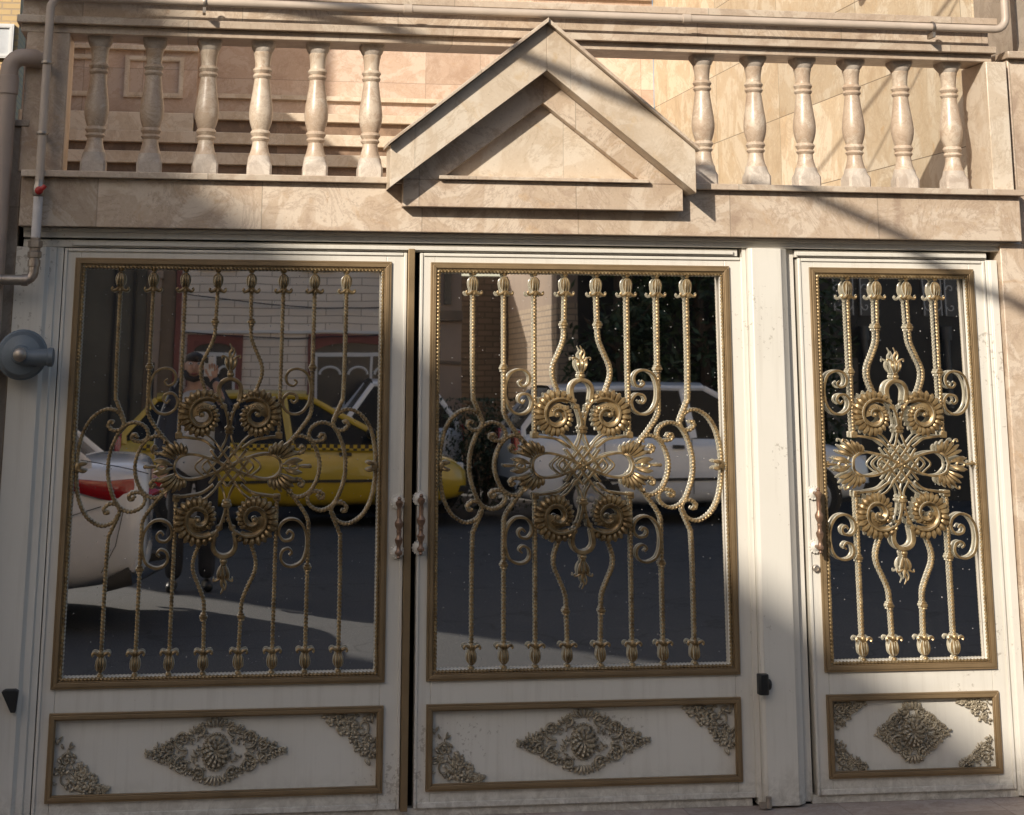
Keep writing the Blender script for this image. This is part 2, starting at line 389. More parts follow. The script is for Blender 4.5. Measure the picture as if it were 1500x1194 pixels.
# ------------------------------------------------------------------ the gate
VC = 1.231                                   # height of the middle of every glazed panel
YB = .012                                    # axis of the bars, just in front of the glass
def mir(p, su=1, sv=1): return [(su * u, sv * v) for u, v in p]
def at(cx, pts, y=YB): return [(cx + u, y, VC + v) for u, v in pts]
def rope(mb, pts, r=.0068, step=.0021, tw=.0135):
    mb.tube(spline(pts, step), r, 9, twist=tw, amp=.22)
def end_cup(cx, u, sv):
    """leafy cup that closes a bar at the frame: knob, bulb with petals, curled skirt"""
    mb = MB(); X = cx + u; Z = lambda v: VC + sv * v
    mb.ball((X, YB - .002, Z(.724)), (.0115, .0115, .01), 10, 6)
    prof = [(.007, .712), (.012, .708), (.0185, .700), (.0205, .688), (.0185, .672), (.0125, .66), (.0115, .652), (.0155, .648), (.013, .641)]
    mb.lathe([(r, Z(h)) for r, h in prof], (X, YB, 0), 'z', 12)
    for a in (-.6, 0, .6):
        mb.lobe((X + a * .016, YB, Z(.655)), (pi / 2 - a * .12) * sv, .053, .0115, .018, bend=a * .5 * sv, n=6, m=6, y=YB - .012)
    for s in (-1, 1):
        mb.tube(spline([(X + s * .004, YB - .008, Z(.657)), (X + s * .014, YB - .011, Z(.647)), (X + s * .025, YB - .011, Z(.643)), (X + s * .031, YB - .011, Z(.65)), (X + s * .027, YB - .011, Z(.656))], .003), (.0062, .0075), 6, taper=lambda t: 1.05 - .25 * t)
    mb.lobe((X, 0, Z(.657)), -pi / 2 * sv, .022, .014, .012, n=6, m=5, y=YB - .014)
    return mb
def knob(cx, u, v):
    return MB().lathe([(.008, v - .014), (.0125, v - .012), (.0105, v - .007), (.0155, v - .003), (.0155, v + .004), (.0105, v + .007), (.0125, v + .011), (.008, v + .014)], (cx + u, YB, VC), 'z', 14)

OUT1 = [(-.431, .65), (-.431, .41), (-.428, .26), (-.421, .232), (-.397, .178), (-.392, .158), (-.402, .135), (-.43, .131), (-.449, .148), (-.441, .164), (-.43, .158)]
ARC1 = [(-.396, .166), (-.41, .192), (-.44, .207), (-.472, .203), (-.512, .174), (-.541, .12), (-.555, .05), (-.556, 0)]
ARC2 = [(-.338, .103), (-.35, .117), (-.362, .108), (-.35, .094), (-.318, .092), (-.301, .112), (-.31, .14), (-.338, .157), (-.368, .157), (-.401, .136), (-.427, .085), (-.441, .03), (-.442, 0)]
ARC3 = [(-.266, .062), (-.276, .073), (-.284, .062), (-.272, .049), (-.244, .05), (-.228, .075), (-.244, .104), (-.276, .11), (-.312, .089), (-.336, .045), (-.344, 0)]
BAR2 = [(-.308, .65), (-.308, .41), (-.308, .238), (-.303, .187), (-.267, .132), (-.227, .085)]
BAR3 = [(-.187, .65), (-.187, .41), (-.187, .122)]
SBAR = [(-.064, .65), (-.067, .53), (-.071, .472), (-.092, .42), (-.112, .375), (-.115, .335), (-.1, .288), (-.088, .268)]
CSC = [(-.232, .302), (-.24, .31), (-.228, .316), (-.216, .302), (-.226, .289)]
CSCROLL = [(-.238, .318), (-.249, .308), (-.236, .294), (-.214, .303), (-.208, .33), (-.224, .352), (-.255, .357), (-.288, .338), (-.303, .29), (-.298, .235), (-.272, .198), (-.236, .19), (-.206, .208), (-.198, .24), (-.216, .265), (-.244, .262), (-.252, .243), (-.238, .231), (-.227, .243)]

def scroll(cx, su, sv):
    """one acanthus volute of the centre piece (drawn for the upper left, mirrored for the others)"""
    C = Vector((-.103, .189)); key = [(45, .073), (75, .063), (105, .055), (150, .048), (190, .045), (235, .045), (275, .044), (341, .039), (387, .031), (450, .021), (520, .014), (600, .008), (650, .004)]
    def rho(d):
        for (a, r), (b_, q) in zip(key, key[1:]):
            if a <= d <= b_: return r + (q - r) * (d - a) / (b_ - a)
        return .004
    sp = [(C.x + rho(d) * cos(radians(d)), C.y + rho(d) * sin(radians(d))) for d in range(45, 651, 5)]
    stem = [(-.004, .14), (-.008, .175), (-.021, .212), (-.036, .234)]
    path = [Vector(p) for p in spline(stem + sp[:1], .004)[:-1]] + [Vector(p) for p in sp]
    ridge = MB(); g = lambda u, v, y: (cx + su * u, y, VC + sv * v)
    n = len(path)
    ridge.tube([g(p[0], p[1], YB - .012 - .010 * (i / n)) for i, p in enumerate(path)], (.0046, .010), 8, taper=lambda t: 1.15 - .55 * t)
    ridge.ball(g(C.x, C.y, YB - .026), .009, 10, 7)
    tip = [(20, .094), (105, .092), (180, .087), (270, .081), (341, .068), (420, .05)]
    def tipr(d):
        for (a, r), (b_, q) in zip(tip, tip[1:]):
            if a <= d <= b_: return r + (q - r) * (d - a) / (b_ - a)
        return .05
    # dished ground between the turns
    d0 = MB(); vs_, fs_ = [], []
    rng = list(range(45, 560, 8))
    for d in rng:
        a = radians(d)
        for k, (q, yy) in enumerate(((min(tipr(d) - .006, rho(d) + .036), -.004), (rho(d), -.010), (max(.002, rho(d) - .014), -.002))):
            vs_.append(g(C.x + q * cos(a), C.y + q * sin(a), YB + yy))
    for i in range(len(rng) - 1):
        for k in range(2): fs_.append((i * 3 + k, i * 3 + k + 1, i * 3 + k + 4, i * 3 + k + 3))
    d0.add(vs_, fs_)
    lob = MB()
    def L(u, v, ang, ln, w, h):
        a = atan2(sv * sin(ang), su * cos(ang)); lob.lobe((cx + su * u, 0, VC + sv * v), a, ln, w, h, bend=.35 * su * sv, n=6, m=6, y=YB - .006)
    for d in list(range(22, 410, 17)):
        r = rho(max(45, d)); ln = tipr(d) - r + .004; a = radians(d)
        L(C.x + (r - .001) * cos(a), C.y + (r - .001) * sin(a), a - .30, ln, .0235 if d < 300 else .019, .019)
    for d in range(405, 520, 20):
        r = rho(d); a = radians(d); L(C.x + r * cos(a), C.y + r * sin(a), a - .4, .015, .012, .012)
    for t, (u, v) in enumerate([(-.009, .16), (-.012, .178), (-.018, .196), (-.026, .212), (-.036, .228)]):
        L(u + .003, v, radians(62 + 12 * t), .021, .012, .016)
    return ridge, d0, lob
def knot_strips(cx):
    mb = MB(); fl = dict(n=8, flat=.45); yy = [0]
    def st(p, w=.0034, d=.006, dy=-.008, wob=0.0045, ph=0):
        q = spline(p, .005); 
        mb.tube([(cx + u, YB + dy + wob * sin(i * .42 + ph), VC + v) for i, (u, v) in enumerate([(a[0], a[1]) for a in q])], (w, d), **fl)
    for s in (1, -1):
        st(mir([(-.192, .108), (-.151, .105), (-.093, .094), (-.052, .066)], 1, s), .0048, .007, ph=s)
        st(mir([(-.192, .108), (-.151, .105), (-.093, .094), (-.052, .066)], -1, s), .0048, .007, ph=s)
        st(mir([(-.112, .112), (-.098, .118), (-.078, .112), (-.05, .088), (-.028, .056)], 1, s), ph=1 + s)
        st(mir([(-.112, .112), (-.098, .118), (-.078, .112), (-.05, .088), (-.028, .056)], -1, s), ph=1 + s)
        for k, (d, a_, b_) in enumerate(((-.046, -.066, .054), (-.0155, -.088, .08), (.0155, -.08, .088), (.046, -.054, .066))):
            ux, uz = .62, -.785                          # woven lattice, strips cut at the edge of the diamond
            st(mir([(d * .785 + ux * t, d * .62 + uz * t) for t in (a_, a_ * .3, b_ * .3, b_)], s, 1), .0044, .0055, ph=1.6 * k + s, wob=.003)
        for q in (1, -1): st([(q * .004, s * .125), (q * .012, s * .095), (q * .026, s * .066)], .0038, .006, ph=q + s)
    for q in (1, -1):                                    # squared ends of the lattice
        for o in (.095, .122): st([(q * (o - .035), .036), (q * o, .0), (q * (o - .035), -.036)], .0032, .0055, ph=q, wob=.003)
    for a, b_, ph in ((.199, .0455, 0),):
        q = [(a * cos(t), b_ * sin(2 * t)) for t in [2 * pi * i / 120 for i in range(120)]]
        mb.tube([(cx + u, YB - .009 + .004 * sin(i * .6 + ph), VC + v) for i, (u, v) in enumerate(q)], (.0048, .0075), closed=True, **fl)
    return mb
def palmette(cx, su):
    mb = MB()
    def L(u, v, ang, ln, w, h, bd=0):
        mb.lobe((cx + su * u, 0, VC + v), atan2(sin(ang), su * cos(ang)), ln, w, h, bend=bd * su, n=6, m=7, y=YB - .006)
    for i, d in enumerate((72, 86, 100, 114, 128, 142)):
        ln = (.036, .046, .058, .066, .068, .064)[i]
        for s in (1, -1):
            L(-.172 + .034 * cos(radians(d)), s * (.006 + .034 * sin(radians(d))), s * radians(d + 4), ln, .0185, .021, s * .42)
    for s in (1, -1):
        L(-.215, s * .012, s * radians(160), .056, .02, .022, s * .25); L(-.205, s * .006, s * radians(167), .075, .014, .02)
        mb.tube(spline([(cx + su * u, YB - .012, VC + s * v) for u, v in ((-.214, .07), (-.226, .09), (-.238, .094), (-.24, .084))], .003), .0042, 6)
    mb.tube([(cx + su * (-.246 + .016 * cos(t)), YB - .018, VC + .0095 * sin(t)) for t in [2 * pi * i / 24 for i in range(24)]], .0045, 6, closed=True)
    L(-.262, 0, pi, .05, .013, .016)
    mb.ball((cx + su * -.306, YB - .008, VC), (.008, .006, .007), 8, 6)
    return mb
def finial(cx, sv):
    mb = MB(); Z = lambda v: VC + sv * v
    mb.ball((cx - .003, YB - .006, Z(.335)), (.014, .012, .011), 12, 8)
    mb.lathe([(.008, Z(.343)), (.012, Z(.346)), (.008, Z(.35))], (cx - .003, YB - .006, 0), 'z', 12)
    for a, ln in ((-.5, .05), (.5, .05), (0, .055)): mb.lobe((cx - .003 + a * .012, 0, Z(.35)), (pi / 2 - a) * sv, ln, .017, .024, bend=a * 1.0 * sv, y=YB - .004, n=7, m=8)
    for s in (1, -1):
        mb.tube(spline([(cx - .003 + s * .006, YB - .008, Z(.388)), (cx - .003 + s * .02, YB - .01, Z(.4)), (cx - .003 + s * .034, YB - .01, Z(.404)), (cx - .003 + s * .034, YB - .01, Z(.394))], .003), (.005, .006), 6, taper=lambda t: 1.1 - .5 * t)
    mb.tube(spline([(cx - .003, YB - .008, Z(.39)), (cx - .008, YB - .01, Z(.415)), (cx - .001, YB - .01, Z(.43)), (cx - .01, YB - .01, Z(.45))], .003), (.0075, .006), 6, taper=lambda t: 1.15 - .85 * t)
    mb.tube(spline([(cx + .002, YB - .008, Z(.4)), (cx + .009, YB - .01, Z(.42)), (cx + .004, YB - .01, Z(.436))], .003), (.005, .005), 6, taper=lambda t: 1.1 - .7 * t)
    return mb

def relief(mb, cx, cz, pts_fn, y): pass
def diamond_relief(cx, cz, W, H, y, seed):
    """pierced cast ornament in a diamond outline: oval boss, paired volutes, leaf sprays"""
    rnd = random.Random(seed); mb = MB()
    def spir(u, v, r, su, sv, turns=1.35):
        q = [];
        for i in range(34):
            t = i / 33; a = -pi * .6 + turns * 2 * pi * t; rr = r * (1 - .86 * t)
            q.append((cx + u + su * rr * cos(a), y - .006, cz + v + sv * rr * sin(a)))
        mb.tube(q, (.0042, .0085), 6, taper=lambda t: 1.25 - .6 * t); mb.ball((cx + u, y - .009, cz + v), .0052, 7, 5)
    for su in (1, -1):
        for sv in (1, -1):
            spir(su * W * .235, sv * H * .19, H * .15, su, sv); spir(su * W * .12, sv * H * .33, H * .095, -su, sv)
            spir(su * W * .335, sv * H * .095, H * .085, su, sv)
            # stems along the outline
            q = [(cx + su * W * (.5 - .47 * t), y - .004, cz + sv * (H * .5 * (t ** 1.25) * .93)) for t in [i / 14 for i in range(15)]]
            mb.tube(q, (.0032, .005), 6)
            for i in range(15):
                t = .04 + i / 15 * .9; px = W * (.5 - .47 * t); pz = H * .5 * t ** 1.25 * .93
                for k in range(2):
                    a = atan2(.75, .55 + .5 * (1 - t)) + rnd.uniform(-.5, .5) + (0 if k == 0 else 2.6)
                    mb.lobe((cx + su * px, 0, cz + sv * pz), atan2(sv * sin(a), su * cos(a)), H * rnd.uniform(.06, .1), H * .045, .015, bend=rnd.uniform(-.6, .6), n=5, m=5, y=y - .003)
            for i in range(44):
                px = W * rnd.uniform(.03, .42); pz = H * rnd.uniform(.02, .44) * (1 - px / (W * .5)) ** .9
                a = rnd.uniform(0, 2 * pi); mb.lobe((cx + su * px, 0, cz + sv * pz), atan2(sv * sin(a), su * cos(a)), H * rnd.uniform(.05, .09), H * .036, .013, bend=.6, n=5, m=5, y=y - .003)
        mb.lobe((cx + su * W * .46, 0, cz), 0 if su > 0 else pi, W * .05, H * .07, .014, n=6, m=5, y=y - .003)
    for i in range(28):                                  # oval rim of beads round the flower boss
        a = 2 * pi * i / 28; mb.ball((cx + H * .21 * cos(a), y - .008, cz + H * .27 * sin(a)), (H * .024,) * 3, 6, 4)
    mb.ball((cx, y - .003, cz), (H * .2, .012, H * .255), 14, 8)
    for r, k, ln in ((.02, 8, .13), (.075, 11, .11), (.13, 13, .09)):
        for i in range(k):
            a = 2 * pi * i / k + r * 9; mb.lobe((cx + H * r * cos(a), 0, cz + H * r * 1.2 * sin(a)), a, H * ln, H * .065, .016, n=5, m=5, y=y - .012)
    for sv in (1, -1):
        for a in (-.7, -.35, 0, .35, .7): mb.lobe((cx + a * H * .1, 0, cz + sv * H * .36), sv * (pi / 2 - a), H * .15, H * .055, .014, n=5, m=5, y=y - .004)
    return mb
def corner_relief(x, z, sx, sz, a_, b_, y, seed):
    """leafy bracket filling a corner; runs a_ sideways and b_ up or down"""
    rnd = random.Random(seed); mb = MB(); g = lambda u, v: (x + sx * u * a_, y - .005, z + sz * v * b_)
    for u, v, r in ((.22, .2, .15), (.2, .52, .12), (.5, .18, .12)):
        q = []
        for i in range(30):
            t = i / 29; a = .4 + 2.5 * pi * t; rr = r * (1 - .85 * t); q.append(g(u + rr * cos(a), v + rr * sin(a)))
        mb.tube(q, (.004, .008), 6)
    for i in range(150):
        u = rnd.uniform(.02, .95); v = rnd.uniform(.02, .97) * (1 - u) ** 1.15
        if .1 < u < .34 and .1 < v < .32: continue
        a = rnd.uniform(0, 2 * pi); p = g(u, v)
        mb.lobe((p[0], 0, p[2]), a, min(a_, b_) * rnd.uniform(.09, .15), min(a_, b_) * .065, .013, bend=rnd.uniform(-.8, .8), n=5, m=5, y=y - .003)
    return mb

def rect_frame(mb, x0, x1, z0, z1, w, y0, y1, lip=0.):
    """mitred moulding: two steps of a picture frame"""
    def ring(i0, i1, ya, yb):
        o = [(x0 + i0, z0 + i0), (x1 - i0, z0 + i0), (x1 - i0, z1 - i0), (x0 + i0, z1 - i0)]
        n_ = [(x0 + i1, z0 + i1), (x1 - i1, z0 + i1), (x1 - i1, z1 - i1), (x0 + i1, z1 - i1)]
        for k in range(4):
            a, b_, c, d = o[k], o[(k + 1) % 4], n_[(k + 1) % 4], n_[k]
            mb.add([(p[0], ya, p[1]) for p in (a, b_, c, d)] + [(p[0], yb, p[1]) for p in (a, b_, c, d)],
                   [(0, 1, 2, 3), (7, 6, 5, 4), (0, 4, 5, 1), (1, 5, 6, 2), (2, 6, 7, 3), (3, 7, 4, 0)])
    ring(0, w * .3, y0 + .004, y1); ring(w * .3, w * .82, y0, y1); ring(w * .82, w, y0 + .006, y1)
def rope_rect(mb, x0, x1, z0, z1, y, r=.0058):
    for a, b_ in (((x0, z0), (x1, z0)), ((x1, z0), (x1, z1)), ((x1, z1), (x0, z1)), ((x0, z1), (x0, z0))):
        n = int(hypot(b_[0] - a[0], b_[1] - a[1]) / .0028)
        mb.tube([(a[0] + (b_[0] - a[0]) * i / n, y, a[1] + (b_[1] - a[1]) * i / n) for i in range(n + 1)], r, 7, twist=.014, amp=.26)

FT, FB, LT, LB = 1.995, .467, .388, .092
def leaf(root, sx0, sx1, fx0, fx1, cx, wide, corners, dW, dH, seed):
    """everything of one leaf except its handle"""
    P_ = root
    body = MB(); z0, z1 = .035, 2.03; y0, y1 = .006, .05
    ix0, ix1 = fx0 + .018, fx1 - .018
    body.box(sx0, ix0, y0, y1, z0, z1); body.box(ix1, sx1, y0, y1, z0, z1)
    for a, b_ in ((z0, LB + .02), (LT - .02, FB + .02), (FT - .02, z1)): body.box(ix0, ix1, y0, y1, a, b_)
    body.box(ix0 + .0, ix1, y0 + .014, y1 - .01, LB + .02, LT - .02)          # sunk lower panel
    for a, b_ in ((sx0, sx0 + .012), (sx1 - .012, sx1)): body.box(a, b_, y0 - .007, y0 - .0005, z0, z1)
    body.box(sx0 + .014, sx1 - .014, y0 - .007, y0 - .0005, z1 - .012, z1); body.box(sx0 + .014, sx1 - .014, y0 - .008, y0 - .0005, z0, z0 + .02)
    body.build('leaf_body', 'cream', P_, bev=.0025)
    gx0, gx1, gz0, gz1 = fx0 + .022, fx1 - .022, FB + .022, FT - .022
    t = math.tan(radians(.55)); zc = VC
    ys = lambda z: .0305 + (z - zc) * t
    pane = MB().add([(x, ys(z) + d, z) for d in (0, .005) for x, z in ((gx0, gz0), (gx1, gz0), (gx1, gz1), (gx0, gz1))],
                    [(0, 1, 2, 3), (7, 6, 5, 4), (0, 4, 5, 1), (1, 5, 6, 2), (2, 6, 7, 3), (3, 7, 4, 0)])
    pane.build('mirror_pane', 'mirror', P_)
    fr = MB(); rect_frame(fr, fx0, fx1, FB, FT, .027, -.010, .0055)
    f_ = fr.build('pane_frame', 'frame', P_, bev=.0015)
    rp = MB(); rope_rect(rp, fx0 + .033, fx1 - .033, FB + .033, FT - .033, -.001); rp.build('rope_trim', 'gold', f_)
    rv = MB()                                                                  # plain return from the moulding back to the glass
    for a in ((fx0 + .0275, fx0 + .0385, FB + .0275, FT - .0275), (fx1 - .0385, fx1 - .0275, FB + .0275, FT - .0275)): rv.box(a[0], a[1], .003, .0205, a[2], a[3])
    for a in ((FB + .0275, FB + .0385), (FT - .0385, FT - .0275)): rv.box(fx0 + .039, fx1 - .039, .003, .0205, a[0], a[1])
    rv.build('glazing_bead', 'cream', f_)
    for sv in (1, -1):
        for su in (1, -1):
            def bar(path, u, kn=None):
                mb = MB(); rope(mb, at(cx, mir(path, su, sv))); b_ = mb.build('bar', 'gold', P_)
                end_cup(cx, su * u, sv).build('end_cup', 'gold', b_)
                if kn: knob(cx, su * kn[0], sv * kn[1]).build('knob', 'gold', b_)
            bar(SBAR, -.064, (-.069, .53)); bar(BAR3, -.187, None if wide else (-.187, .353))
            mb = MB(); mb.box(cx + su * -.187 - .013, cx + su * -.187 + .013, YB - .010, YB + .008, VC + sv * .112 - .012, VC + sv * .112 + .012); mb.build('corner_block', 'gold', P_, bev=.003)
            if wide: bar(BAR2, -.308, (-.308, .362)); bar(OUT1, -.431)
            mb = MB(); mb.tube(at(cx, spline(mir(CSCROLL, su, sv), .004), YB - .002), (.0052, .0085), 8, flat=.6, taper=lambda t: 1 if .12 < t < .88 else .72 + .28 * min(t, 1 - t) / .12); mb.build('c_scroll', 'gold', P_)
            r_, d_, l_ = scroll(cx, su, sv)
            vo = r_.build('volute', 'gold', P_); d_.build('volute_ground', 'gold', vo); l_.build('acanthus_leaf', 'gold', vo)
        mb = MB().lathe([(.009, .118), (.015, .121), (.0165, .127), (.013, .131), (.019, .135), (.019, .141), (.013, .145), (.01, .15)], (0, 0, 0), 'z', 14)
        mb.v = [(cx + x, YB - .01 + y, VC + sv * z) for x, y, z in mb.v]; mb.build('collar', 'gold', P_)
        ap = [(-.04, .245), (-.044, .285), (-.03, .31), (-.004, .319), (.024, .31), (.038, .285), (.034, .245)]
        mb = MB(); mb.tube(at(cx, spline(mir(ap, 1, sv), .004), YB - .006), (.0085, .012), 8, flat=.6); mb.build('arch_loop', 'gold', P_)
        finial(cx, sv).build('finial', 'gold', P_)
    kn = knot_strips(cx).build('woven_knot', 'gold', P_)
    fl = MB(); fl.ball((cx, YB - .02, VC), .006, 9, 6)
    for i in range(6): fl.lobe((cx + .006 * cos(i * pi / 3 + .5), 0, VC + .006 * sin(i * pi / 3 + .5)), i * pi / 3 + .5, .016, .010, .010, y=YB - .014)
    fl.build('flower', 'gold', kn)
    for su in (1, -1):
        palmette(cx, su).build('palmette', 'gold', P_)
        if wide:
            for A in (ARC1, ARC2, ARC3):
                mb = MB(); full = mir(A, su, 1) + mir(A[-2::-1], su, -1)
                rope(mb, at(cx, full), .0064); mb.build('curved_bar', 'gold', P_)
            mb = MB(); X = cx + su * -.556
            for d in (1, -1): mb.lobe((X + su * .002, 0, VC + d * .004), atan2(d * .6, su * .8), .036, .018, .018, bend=-d * su * .8, y=YB - .01)
            mb.ball((X + su * .004, YB - .012, VC), (.012, .008, .02), 8, 6)
            mb.build('leaf_clamp', 'gold', P_)
        elif True:
            mb = MB(); mb.tube(spline([(cx + su * .3, YB - .002, VC + v) for v in (-.012, 0, .012)], .004), .006, 6); mb.build('clamp', 'gold', P_)
    fr = MB(); rect_frame(fr, fx0 + .002, fx1 - .002, LB, LT, .025, -.012, .005); fr.build('panel_frame', 'frame', P_, bev=.0015)
    yy = y0 + .0135; cz = (LT + LB) / 2 + .004
    diamond_relief((fx0 + fx1) / 2 + (.0 if not wide else -.005), cz, dW, dH, yy, seed).build('diamond_relief', 'bronze', P_)
    for i, (sx, sz) in enumerate(corners):
        X = fx0 + .033 if sx > 0 else fx1 - .033; Z = LB + .031 if sz > 0 else LT - .031
        corner_relief(X, Z, sx, sz, .185 if wide else .135, .205 if wide else .115, yy, seed + 5 + i).build('corner_relief', 'bronze', P_)
def pull_handle(root, x, z0, z1, y=-.06):
    mb = MB(); L = z1 - z0; pr = [(.004, 0), (.0085, .02), (.006, .045), (.014, .075), (.0145, .105), (.008, .14), (.0075, .2), (.013, .26), (.0155, .31), (.009, .35), (.0085, .42), (.01, .43), (.0085, .47), (.0155, .53), (.017, .58), (.010, .63), (.0085, .66), (.0095, .76), (.0075, .82), (.014, .88), (.0145, .91), (.006, .945), (.0085, .965), (.004, 1)]
    mb.lathe([(r, z0 + h * L) for r, h in pr], (x, y, 0), 'z', 14)
    for h in (.09, .9): mb.lathe([(.0065, y), (.0065, -.004)], (x, 0, z0 + h * L), 'y', 10)
    h = mb.build('pull_handle', 'copper', root)
    for q in (.09, .9):
        pl = MB(); pl.lathe([(.021, -.002), (.021, -.006), (.012, -.0105), (.0085, -.013)], (x, 0, z0 + q * L), 'y', 18)
        for i in range(14): a = 2 * pi * i / 14; pl.ball((x + .023 * cos(a), -.004, z0 + q * L + .023 * sin(a)), (.0055, .004, .0055), 6, 4)
        pl.build('rosette_plate', 'cream', h)
# two wide leaves
gl = thing('gate_leaf', 'wide mirrored gate leaf on the left, reflecting a yellow taxi', 'gate leaf', (.11, 0, .03), 'mirrored gate leaves')
leaf(gl, -.545, .764, -.503, .703, .100, True, ((1, 1), (-1, -1)), .50, .226, 3)
gm = copy_tree(gl, None, (.11 + 1.360, 0, .03))
gm['label'] = 'wide mirrored gate leaf in the middle, beside the cream steel post'
cs = MB().box(.7665, .7925, -.016, .045, .03, 2.045); cs.build('cover_strip', 'frame', gl, bev=.002)
pull_handle(gl, .741, .905, 1.125); pull_handle(gm, .824, .918, 1.135)
gd = thing('gate_door', 'narrow mirrored wicket door of the gate, right of the cream steel post', 'gate door', (2.74, 0, .03))
leaf(gd, 2.352, 3.15, 2.398, 3.098, 2.748, False, ((1, 1), (-1, -1), (-1, 1), (1, -1)), .285, .22, 8)
pull_handle(gd, 2.379, .905, 1.15)
lk = MB().lathe([(.0135, .004), (.0135, -.006), (.009, -.008), (.0085, -.004)], (2.379, 0, .845), 'y', 16); lk.build('lock_cylinder', 'steel', gd)
# fixed steelwork round them
gp = MB().column([(2.134, .06), (2.134, -.026), (2.146, -.04), (2.268, -.04), (2.272, -.034), (2.30, -.012), (2.30, .06)], .012, 2.066)
gp = gp.build('gate_post', 'cream', None, bev=.003, off=(2.22, 0, .012)); tag(gp, 'cream steel post between the wide middle leaf and the narrow door', 'gate post')
MB().column([(2.302, .05), (2.302, .018), (2.338, .018), (2.338, .05)], .012, 2.066).build('door_stop', 'cream', gp)
MB().column([(2.118, .055), (2.118, -.004), (2.1325, -.004), (2.1325, .055)], .012, 2.066).build('door_stop', 'cream', gp)
bl = MB(); bl.column([(2.112, -.045), (2.112, -.072), (2.118, -.078), (2.146, -.078), (2.152, -.072), (2.152, -.045)], .405, .478); bl.ball((2.156, -.06, .44), (.012, .014, .02), 8, 6)
bl.build('bolt_cover', 'black', gp, bev=.003)
MB().box(2.108, 2.150, -.062, -.041, .012, .03).lathe([(.011, .012), (.011, .05)], (2.142, -.055, 0), 'z', 12).build('hinge', 'steel', gp)
gf = MB(); gf.box(-.70, 2.1, .0, .06, 2.034, 2.062); gf.box(-.70, 3.3, -.02, .06, 2.068, 2.1045); gf.box(-.70, 3.3, -.032, -.0205, 2.090, 2.1045)
gf.box(2.34, 3.16, .0, .06, 2.034, 2.062); gf.box(2.345, 3.155, -.012, -.0005, 2.040, 2.055); gf.box(-.52, 2.08, -.012, -.0005, 2.040, 2.055)
gf = gf.build('gate_frame', 'cream', None, bev=.002, off=(1.3, 0, 2.03)); gf.name = 'steel_surround'; tag(gf, 'cream steel head and side jambs that carry the gate under the stone balcony', 'steel surround')
MB().column([(-.721, .06), (-.721, -.03), (-.612, -.03), (-.60, -.012), (-.575, -.012), (-.572, 0), (-.5485, 0), (-.5485, .06)], .012, 2.032).build('jamb', 'cream', gf, bev=.002)
MB().column([(3.153, .06), (3.153, -.004), (3.165, -.004), (3.168, -.014), (3.198, -.014), (3.198, .06)], .012, 2.032).build('jamb', 'cream', gf, bev=.002)
MB().box(-.69, 2.1, .012, .05, .005, .0345).box(2.335, 3.16, .012, .05, .005, .0345).build('sill_rail', 'cream', gf)
bl = MB(); bl.prism([(-.668, .474), (-.632, .404), (-.615, .404), (-.608, .474), (-.62, .48), (-.655, .48)], -.062, -.0305); bl.build('bolt_cover', 'black', gf, bev=.003)
# ------------------------------------------------------------------ balcony, pediment, balusters
bb = MB().box(-.715, 3.283, -.08, .24, 2.106, 2.288).build('balcony_beam', 'trav', None, bev=.003, off=(1.3, 0, 2.106))
tag(bb, 'long veined travertine beam over the gate, below the balusters', 'stone beam')
MB().box(-.715, 3.297, -.112, .26, 2.2885, 2.313).build('coping_slab', 'trav_rail', bb, bev=.003)
hr = MB().box(-.775, 3.235, -.062, .20, 2.885, 2.915).box(-.76, 3.225, -.03, .17, 2.853, 2.8845).build('balcony_rail', 'trav_rail', None, bev=.003, off=(1.2, .06, 2.853))
tag(hr, 'long travertine handrail running above all the balusters', 'handrail')
MB().box(-.76, 3.22, -.022, .17, 2.9155, 3.0).build('rail_face', 'trav', hr, bev=.003)
MB().box(-.775, 3.235, -.088, .20, 3.0005, 3.03).build('rail_cap', 'trav_rail', hr, bev=.003)
def pillar(name, x0, x1, y0, y1, z0, z1, mat, label, cat):
    o = MB().box(x0, x1, y0, y1, z0, z1).build(name, mat, None, bev=.004, off=((x0 + x1) / 2, (y0 + y1) / 2, z0)); return tag(o, label, cat)
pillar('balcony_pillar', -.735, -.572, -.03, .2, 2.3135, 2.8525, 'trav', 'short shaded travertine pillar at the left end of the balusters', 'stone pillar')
pillar('balcony_pillar', 3.19, 3.281, -.045, .2, 2.3135, 2.8525, 'trav_light', 'narrow sunlit travertine pillar at the right end of the balusters', 'stone pillar')

